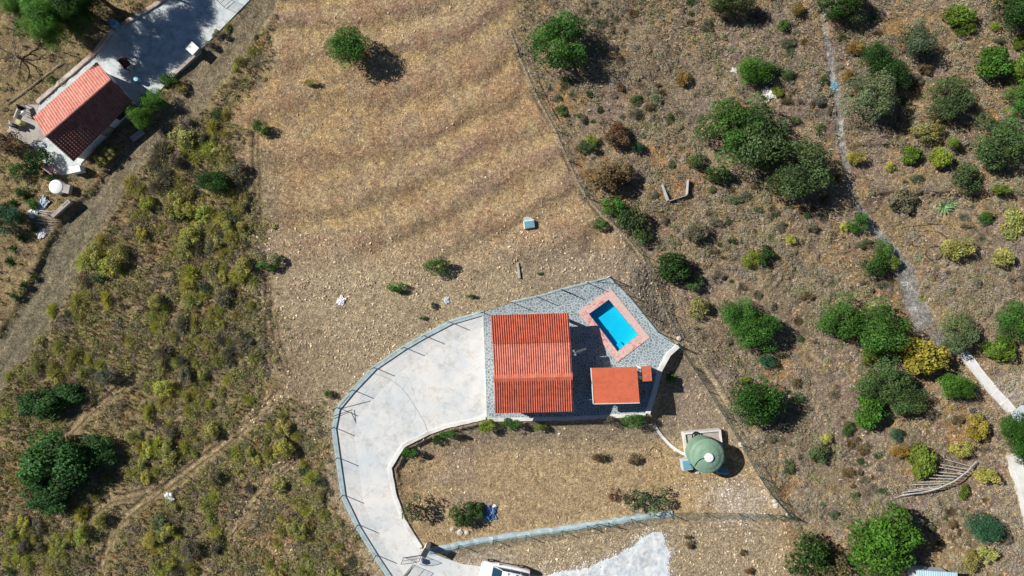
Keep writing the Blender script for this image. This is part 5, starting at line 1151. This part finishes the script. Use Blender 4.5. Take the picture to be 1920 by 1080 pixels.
# tall pines at the top left: trunks stand where their shadows start
def tall(px, py, h, r, colr, label):
    g = G(px, py); root = empty('pine_tree', g, 0, label, 'tree'); c = GR[colr]
    MB().tube([(0,0,-.2),(.1,.05,h*.4),(.05,.15,h*.85)], [.22,.16,.05], 9).build('trunk', M['trunk'], root)
    for k, (dx, dy, zz, rr) in enumerate(((0,0,.78,.8),(.55,.2,.62,.62),(-.5,.35,.60,.6),(.1,-.55,.58,.6),(-.35,-.4,.72,.5),(.3,.55,.66,.5))):
        o = link('crown', KIND['pine'][k % 3], None, root); o.location = (dx*r, dy*r, h*zz); o.scale = (rr*r, rr*r, rr*r*.8); o.rotation_euler = (0,0,k*1.3); o.color = (*[v*rng.uniform(.9,1.1) for v in c], 1)
tall(150,66,6.4,2.5,'pine','bright pine nearest the cottage retaining wall, its shadow on the patio')
tall(214,17,6.6,2.6,'carob','dark pine overhanging the upper patio at the top edge')
tall(190,40,6.4,2.5,'carob','dark pine standing between the bright pine and the patio')
tall(236,-40,6.6,2.4,'carob','dark pine beyond the top edge above the patio')
tall(95,20,6.0,2.4,'pine','tall pine at the top left corner above the leafless tree')
veg('bush',112,45,26,'bright','bright green shrub under the tall pines at the top left','shrub',name='shrub',zf=1.2)
veg('bush',45,50,22,'bright','bright green shrub near the left edge under the tall pines','shrub',name='shrub',zf=1.0)
# broom shrubs on the left slope and low bushes on the right
FP_big = [(595,905,17),(600,930,13),(567,885,14),(568,870,12),(555,945,16),(575,960,14),(530,975,12),(607,968,13),(577,985,14),(527,1000,13),(405,892,15),(398,910,14),(400,935,13),(385,950,16),(390,972,16),(402,1000,15),(407,1020,14),(147,965,17),(145,940,13),(197,895,14),(245,890,15),(262,880,10),(390,760,13),(415,735,13),(425,715,12),(365,760,13),(175,700,15),(145,720,13),(150,700,13),(105,650,15),(330,470,13),(265,440,14),(300,430,12),(395,430,15),(410,440,13),(350,395,15),(378,402,14),(330,300,18),(350,280,20),(380,260,17),(310,330,17),(395,235,18),(350,230,15),(420,250,14),(335,350,15),(275,380,14),(255,400,13),(150,600,12),(75,640,10),(200,705,16),(240,640,12),(290,615,13),(365,680,16),(430,640,13),(440,590,12),(62,1010,14),(300,980,12),(200,290,12),(190,300,14),(212,280,12),(450,115,14),(470,95,12),(440,130,12),(480,70,10),(340,165,11),(410,65,11),(425,50,9),(395,85,9)]
CN = dict(broom2='bright yellow-green', broom='olive-yellow', olive2='grey-green', grey='dull grey', brown='brown', ochre='straw-coloured', olive='dark olive')
def zlabel(x, y, r, c):
    a, b = np.array([x]), np.array([y]); d, w_ = ldist(TRACK, a, b)
    z = 'beside the dirt track' if d[0] < w_[0]+38 else 'near the dark fig trees at lower left' if math.hypot(x-95, y-850) < 175 else 'close outside the driveway kerb' if sdist(DRIVE, a, b)[0] < 110 else \
        'along the left edge of the bare field' if x > 400 and y < 700 else 'below the rutted footpath at the bottom' if y > 860 or (x > 380 and y > 830) else 'in the upper part of the scrub slope' if y < 480 else 'in the middle of the scrub slope'
    return ('large ' if r > 14.5 else 'mid-sized ' if r > 11 else 'small ')+CN[c]+' broom shrub '+z
def elabel(x, y, r, c):
    z = 'right of the gravel path at the upper right' if (y < 500 and x > 1600) or (y < 300 and x > 1565) else 'in the scrub right of the white stepped path' if x > 1790 else 'between the old fence and the big olive trees' if y < 400 and x < 1320 else \
        'near the top edge left of the gravel path' if y < 190 else 'around the big olive trees' if y < 400 else 'east of the pool across the fence' if y < 690 and x < 1480 else 'left of the wide green tree clump' if y < 690 else 'in the lower right scrub near the bright fig' if y > 880 else 'between the dome tree and the slatted rack'
    return ('larger ' if r > 10.5 else 'small ')+CN[c]+' bush '+z
pts = []
for x, y, r in FP_big: pts.append((x, y, r))
LEFT = [(330,230),(440,190),(455,300),(470,430),(492,560),(500,650),(470,720),(540,780),(590,860),(640,970),(700,1090),(0,1090),(0,705),(40,660),(100,560),(140,480),(190,400),(250,310)]
tries = 0
while len(pts) < 298 and tries < 16000:
    tries += 1; x = rng.uniform(-5, 690); y = rng.uniform(190, 1085)
    if sdist(LEFT, np.array([x]), np.array([y]))[0] > -6: continue
    if min(math.hypot(x-90, (y-875)*1.1)-105, math.hypot(x-80, (y-755)*1.5)-70, math.hypot(x-399, y-341)-36) < 0: continue
    if float(fbm(np.array([x/21]), np.array([y/21]), 201, 3, .2)[0]) < .44: continue
    if min(float(ldist(rt, np.array([x]), np.array([y]))[0][0]) for rt in RUTS[:4]) < 19: continue
    r = rng.uniform(9, 19)*(1.08 if y < 700 else .95)
    if min(math.hypot(x-a, y-b)-(r+c)*.5 for a, b, c in pts) < 0: continue
    pts.append((x, y, r))
for x, y, r in pts:
    k = rng.random(); c = 'broom2' if k < .32 else ('broom' if k < .80 else ('olive2' if k < .84 else 'grey'))
    veg('broom' if rng.random() < .7 else 'bush', x, y, r*1.24, c, zlabel(x, y, r, c), 'shrub', 'broom shrubs: '+zlabel(x, y, r, c), rng.uniform(.7, 1.2), rng.uniform(.8, 1.35), 'broom_shrub', zf=.5, hz=rng.uniform(.75,1.0))
# low muted bushes scattered through the eastern scrub
occ = [(t[1], t[2], t[3]) for t in TREES if t[3] > 0]; q2 = []; tries = 0
while len(q2) < 280 and tries < 20000:
    tries += 1; x = rng.uniform(985, 1925); y = rng.uniform(-5, 1085); X1, Y1 = np.array([x]), np.array([y])
    if sdist(FIELD, X1, Y1)[0] < 14 or x < 1000: continue
    d_, w_ = ldist(PATH, X1, Y1)
    if d_[0] < w_[0]+8 or ldist([(1804,662),(1850,718),(1900,775)], X1, Y1)[0][0] < 24 or (x > 1870 and 690 < y < 1000) or (x > 1710 and y > 1050): continue
    if float(fbm(X1/21, Y1/21, 211, 3, .22)[0]) < .42+.08*rng.random(): continue
    r = rng.uniform(6, 15)
    if min(math.hypot(x-a, y-b)-r*.8-c for a, b, c in occ) < 0 or (q2 and min(math.hypot(x-a, y-b)-(r+c)*.6 for a, b, c in q2) < 0): continue
    if abs(x-1265) < 34 and abs(y-358) < 28 or (1690 < x < 1825 and 855 < y < 935) or (1685 < x < 1800 and 370 < y < 500): continue
    q2.append((x, y, r))
for x, y, r in q2:
    c = ['grey','brown','olive2','grey','olive','brown','grey','brown'][int(rng.integers(0, 8))]
    veg('dry' if rng.random() < .5 and c in ('grey','brown') else ('broom' if rng.random() < .35 else 'bush'), x, y, r, c, elabel(x, y, r, c), 'bush', 'scrub bushes: '+elabel(x, y, r, c), rng.uniform(.7, 1.3), rng.uniform(.7, 1.2), 'scrub_bush', zf=.45, hz=rng.uniform(.6,.85))
for x, y, r, c, lb in ((206,284,13,'broom','left end of the clipped olive hedge under the dark cottage eave'),(190,300,12,'olive','lower end of the clipped olive hedge under the dark cottage eave')):
    veg('bush', x, y, r, c, lb, 'hedge', name='hedge')
# ---------------- stuff: dry scrub, dry grass, stones ----------------
RIGHTZ = lambda U, V: np.where(U < 760, sstep(-50, 25, sdist(FIELD, U, V)+90*(fbm((U-960)/21, (V-540)/21, 411, 4, .4)-.5)), sstep(-8, 12, sdist(FIELD, U, V)+24*(fbm((U-960)/21, (V-540)/21, 411, 4, .6)-.5)))
BLOCK = [(c_[1], c_[2], c_[3]) for c_ in TREES if c_[3] > 26]
def scatter(n, x0, x1, y0, y1): return rng.uniform(x0, x1, n), rng.uniform(y0, y1, n)
def clear(U, V):
    k = (sdist(DRIVE, U, V) > 4) & (sdist(TERRACE, U, V) > 5) & (sdist(PATIO, U, V) > 4) & (sdist(YARD, U, V) > 3)
    d, w_ = ldist(TRACK, U, V); k &= d > w_*1.0
    d, w_ = ldist(PATH, U, V); k &= d > w_*.9
    k &= ~((np.abs(U-1317) < 44) & (np.abs(V-850) < 48)); k &= sdist(den, U, V) > 0
    k &= ldist([(1804,662),(1850,718),(1900,775)], U, V)[0] > 12; k &= ~((U > 1888) & (V > 765) & (V < 815))
    return k
def blades(U, V, nb, hgt, wid, spread, col, name, label, cat, lean=.9):
    n = len(U); X = (U-960)/21; Y = -(V-540)/21; Z = gz(X, Y); B = np.stack([X, Y, Z], -1)
    B = np.repeat(B, nb, 0); h = np.repeat(hgt, nb)*rng.uniform(.5, 1.15, n*nb); a = rng.uniform(0, 2*np.pi, n*nb); ln = rng.uniform(.1, lean, n*nb)
    s = np.repeat(spread, nb); off = np.stack([np.cos(a)*s*ln*.5, np.sin(a)*s*ln*.5, -.03+0*a], -1)
    T = B+off*2.0+np.stack([rng.normal(0, .25, n*nb)*h, rng.normal(0, .25, n*nb)*h, h*(1.15-ln*.75)], -1); b0 = B+off*.6
    side = np.stack([-np.sin(a+rng.uniform(-.6,.6,n*nb)), np.cos(a), .3*rng.uniform(-1,1,n*nb)], -1)*(wid*rng.uniform(.6,1.4,n*nb))[:, None]
    P = np.stack([b0-side, b0+side, T], 1).reshape(-1, 3)
    cc = np.repeat(col, nb, 0)*rng.uniform(.6, 1.4, (n*nb, 1)); cc = np.repeat(cc, 3, 0)
    o = link(name, np_mesh(name, P, np.arange(len(P)).reshape(-1, 3), cc), M['scrub']); return tag(o, label, cat, kind='stuff')
# dense scrub
U, V = scatter(72000, -160, 2080, -140, 1220); D = RIGHTZ(U, V); fx, fy = (U-960)/21, -(V-540)/21
den_n = fbm(fx, fy, 301, 4, .35); dcot = sdist(COTBANK, U, V)
rd = np.minimum.reduce([ldist(rt, U, V)[0] for rt in RUTS])
pr_ = D*np.where(U < 900, 1.0, .30+1.1*sstep(.40, .62, den_n)); pr_ = np.where(dcot < 4, .18, pr_); pr_ = np.where(rd < 13, pr_*.10, pr_)
keep = (rng.random(len(U)) < pr_) & clear(U, V); U, V = U[keep], V[keep]; fx, fy = fx[keep], fy[keep]; n = len(U)
left = (U < 900)[:, None]; n2 = fbm(fx, fy, 311, 3, .5)[:, None]; n3 = fbm(fx, fy, 321, 3, 1.3)[:, None]
palL = np.array([(.17,.135,.095),(.13,.105,.08),(.24,.185,.12),(.155,.155,.062),(.20,.19,.075),(.26,.17,.09)]); palR = np.array([(.25,.20,.155),(.20,.155,.125),(.34,.26,.18),(.18,.17,.085),(.30,.27,.21),(.36,.24,.12)])
iL = np.clip((n2[:, 0]*9-1.6+rng.normal(0, 1.2, n)).astype(int), 0, 5); iR = np.clip((n3[:, 0]*7-1+rng.normal(0, 1.2, n)).astype(int), 0, 5)
col = np.where(left, palL[iL], palR[iR])*(0.8+.4*n3)
blades(U, V, 26, rng.uniform(.16, .46, n)*np.where(U < 900, 1.15, .95), .020, rng.uniform(.18, .40, n), col*1.8, 'dry_scrub', 'tangled dry brown and olive scrub covering the slopes on both sides', 'dry scrub')
# heath mounds: low rounded dead and living cushions between the shrubs
def mounds(U, V, rad, col, nb, name, label, cat):
    n = len(U); X = (U-960)/21; Y = -(V-540)/21; Z = gz(X, Y); Cn = np.repeat(np.stack([X, Y, Z], -1), nb, 0); m_ = n*nb
    lob = rnd_dir(n*3, .05).reshape(n, 3, 3); d = rnd_dir(m_, .02); L = np.repeat(lob, nb, 0); bump_ = np.max(np.clip(np.einsum('ij,ikj->ik', d, L), 0, 1)**4, 1)
    r = np.repeat(rad, nb)*(.62+.38*bump_)*rng.uniform(.85, 1.08, m_); P = Cn+d*r[:, None]*np.array([1,1,.72]); Nn = norm(d*.7+rnd_dir(m_)*.8)
    cc = np.repeat(col, nb, 0)*rng.uniform(.7, 1.3, (m_, 1)); V4, F4, C4 = leaf_quads(P, Nn, rng.uniform(.028, .058, m_), .5, cc)
    o = link(name, np_mesh(name, V4, F4, C4), M['scrub']); return tag(o, label, cat, kind='stuff')
U, V = scatter(36000, -140, 2060, -120, 1200); ul, vl = scatter(1500, -20, 760, 40, 1110); U = np.concatenate([U, ul]); V = np.concatenate([V, vl]); D = RIGHTZ(U, V); fx, fy = (U-960)/21, -(V-540)/21; dn = fbm(fx, fy, 401, 4, .5); dn2 = fbm(fx, fy, 402, 4, .22)
pr_ = D*np.where(U < 800, sstep(.22, .48, dn)*.85, sstep(.40, .62, dn*.6+dn2*.4)*.72); pr_ = np.where(sdist(COTBANK, U, V) < 6, .08, pr_)
rd = np.minimum.reduce([ldist(rt, U, V)[0] for rt in RUTS[:4]]); pr_ = np.where(rd < 15, pr_*.06, pr_)
keep = (rng.random(len(U)) < pr_) & clear(U, V); U, V = U[keep], V[keep]; fx, fy = fx[keep], fy[keep]; n = len(U); left = (U < 800)[:, None]
pl_ = np.array([(.20,.175,.12),(.17,.145,.11),(.19,.185,.085),(.20,.20,.075),(.24,.235,.08),(.23,.175,.12),(.165,.17,.09)]); prr = np.array([(.25,.22,.165),(.20,.175,.14),(.31,.27,.19),(.23,.22,.14),(.19,.20,.10),(.31,.24,.14),(.26,.235,.20)])
q = fbm(fx, fy, 403, 3, .6); ii_ = np.clip((q*12-2.6+rng.normal(0, 1.1, n)).astype(int), 0, 6); col = np.where(left, pl_[ii_], prr[ii_])*rng.uniform(.8, 1.2, (n, 1))*np.where(left, 1.8, 1.45)
print('mounds', n)
mounds(U, V, (.20+.42*rng.random(n)**1.6)*np.where(U < 800, 1.15, 1.2), col, 120, 'heath_mounds', 'low rounded heath cushions, brown, grey and olive, packed over the scrub slopes', 'heath')
# short straw on the field and garden
U, V = scatter(60000, 400, 1500, -60, 1140); fx, fy = (U-960)/21, -(V-540)/21
inF = sdist(FIELD, U, V) < 8; nn_ = fbm(fx, fy, 331, 4, .5); pr_ = inF*np.where(V < 470, .75, .22)*sstep(.3, .6, nn_); pr_ = np.where(sdist(GARDEN, U, V) < 0, .4*sstep(.35,.6,nn_), pr_); pr_ = np.where(sdist(BANK, U, V) < 6, .05, pr_)
keep = (rng.random(len(U)) < pr_) & clear(U, V); U, V = U[keep], V[keep]; n = len(U)
pal = np.array([(.50,.37,.22),(.40,.30,.21),(.56,.42,.23),(.36,.26,.17),(.44,.33,.25)]); col = pal[rng.integers(0, 5, n)]
blades(U, V, 9, rng.uniform(.06, .17, n), .016, rng.uniform(.10, .24, n), col, 'dry_grass', 'short straw-coloured dry grass on the bare field and in the garden', 'dry grass')
# stones and clods
def stones(U, V, sz, col, name, label, cat, m='stone'):
    n = len(U); X = (U-960)/21; Y = -(V-540)/21; Z = gz(X, Y)
    O = np.array([(1,0,0),(-1,0,0),(0,1,0),(0,-1,0),(0,0,1),(0,0,-1)], float); Fo = np.array([(0,2,4),(2,1,4),(1,3,4),(3,0,4),(2,0,5),(1,2,5),(3,1,5),(0,3,5)])
    a = rng.uniform(0, 6.28, n); ca, sa = np.cos(a), np.sin(a); P = O[None]+rng.uniform(-.35, .35, (n, 6, 3)); P = P*(sz[:, None, None]*np.stack([rng.uniform(.7,1.4,n), rng.uniform(.6,1.1,n), rng.uniform(.45,.8,n)], -1)[:, None, :])
    x = P[..., 0]*ca[:, None]-P[..., 1]*sa[:, None]; y = P[..., 0]*sa[:, None]+P[..., 1]*ca[:, None]
    P = np.stack([x+X[:, None], y+Y[:, None], P[..., 2]+(Z+sz*.15)[:, None]], -1); F = Fo[None]+6*np.arange(n)[:, None, None]
    o = link(name, np_mesh(name, P.reshape(-1, 3), F.reshape(-1, 3), np.repeat(col*rng.uniform(.7, 1.3, (n, 1)), 6, 0)), M[m]); return tag(o, label, cat, kind='stuff')
U, V = scatter(90000, 430, 1500, 0, 1100); fx, fy = (U-960)/21, -(V-540)/21; nn_ = fbm(fx, fy, 341, 4, .5)
pr_ = (sdist(FIELD, U, V) < 0)*np.where(V > 430, .10+.55*sstep(.42, .65, nn_), .05)
pr_ = np.maximum(pr_, .75*sstep(.40, .6, nn_)*sstep(460, 520, V)*(U < 900)); pr_ = np.maximum(pr_, .9*sstep(150, 20, np.hypot(U-690, (V-640)*1.2))*sstep(.3,.55,nn_)); pr_ = np.maximum(pr_, .9*sstep(14, 4, np.abs(U-962-(V-470)*.1))*(V > 395)*(V < 500))
pr_ = np.maximum(pr_, .6*sstep(30,10,np.abs(V-(395-.0*(U)))*1.0)*(U > 1000)*(U < 1160)*.5); pr_ = np.where(sdist(GARDEN, U, V) < 0, .08+.3*sstep(10,3,np.abs(V-(853+4*np.sin(U/30)))) , pr_)
keep = (rng.random(len(U)) < pr_) & clear(U, V); U, V = U[keep], V[keep]; n = len(U); pal = np.array([(.55,.44,.30),(.62,.52,.38),(.42,.33,.23),(.50,.36,.22),(.33,.27,.20)])
stones(U, V, .03+.10*rng.random(n)**3, pal[rng.integers(0, 5, n)]*1.12, 'loose_stones', 'loose tan stones strewn over the field and garden soil', 'stones')
U, V = scatter(5200, 1180, 1480, 890, 1060); fx, fy = (U-960)/21, -(V-540)/21
pr_ = .9*sstep(70, 10, np.hypot((U-1350)*.55, (V-925)*1.6))+.8*sstep(60, 10, np.hypot((U-1390)*.9, (V-985)*1.1))+.6*sstep(50, 10, np.hypot((U-1190)*.8, (V-1000)*1.5)); pr_ = pr_*sstep(.35, .6, fbm(fx, fy, 351, 3, .9))
keep = (rng.random(len(U)) < pr_) & clear(U, V); U, V = U[keep], V[keep]; n = len(U)
stones(U, V, .02+.08*rng.random(n)**3, np.array([(.74,.70,.66)])*np.ones((n, 1)), 'white_rubble', 'white rubble scattered round the lower fence corner', 'rubble')
# broken edge of the cement pad: white crumbs on the soil
U, V = scatter(9000, 1000, 1290, 980, 1090); dd_ = sdist(den, U, V); keep = (dd_ > -9) & (rng.random(len(U)) < np.exp(-np.maximum(dd_, 0)/6.5)*.75); U, V = U[keep], V[keep]; n = len(U)
stones(U, V, .02+.07*rng.random(n)**2.5, np.array([(.66,.68,.69)])*np.ones((n, 1)), 'cement_crumbs', 'white cement crumbs strewn along the ragged edge of the cement pad', 'crumbs')
U, V = scatter(4200, 1160, 1300, 470, 650); keep = (sdist(BANK, U, V) < 4) & clear(U, V); U, V = U[keep], V[keep]; n = len(U)
stones(U, V, .03+.13*rng.random(n)**3, np.array([(.17,.15,.12)])*np.ones((n, 1)), 'earth_clods', 'dark clods of dug earth on the bank beside the pool fence', 'clods')
# a few countable boulders
m_rock = mat('pale_rock', (.58,.52,.44), .9, .35, 6, .6, .03)
for k, (x, y, s, lb) in enumerate(((848,993,.22,'left whitish rock at the foot of the dark garden bush'),(862,998,.3,'largest whitish rock at the foot of the dark garden bush'),(875,999,.24,'right whitish rock at the foot of the dark garden bush'),(1390,833,.28,'pale rock against the east fence near the tank'),(1452,940,.22,'white rock by the lower fence corner'),(1455,948,.28,'larger white rock just below the other by the fence corner'),(1308,884,.35,'white concrete lump below the green tank'),(1316,884,.2,'small white lump right of the bigger one below the tank'),(1100,530,.16,'white post footing at the pool fence, left of the corner'),(1142,520,.18,'white post footing at the pool fence corner'),(1268,646,.24,'white post footing at the south-east end of the pool fence'),(1272,634,.24,'second white footing just outside the pool fence end'),(1475,965,.15,'white footing at the lower fence corner post'))):
    rr = random.Random(k); vv = []; mb = MB().lathe([(.5,-.5),(1,-.2),(.85,.2),(.45,.42),(.15,.45)], n=6); mb.v = [(a*s*rr.uniform(.75,1.25), b*s*rr.uniform(.75,1.25), c*s*rr.uniform(.8,1.2)) for a, b, c in mb.v]
    o = mb.build('rock', m_rock); g = G(x, y); z = max(g.z, .1 if y < 660 else -9); o.location = (g.x, g.y, z+.02); tag(o, lb, 'rock')
print('objects', len(bpy.data.objects))
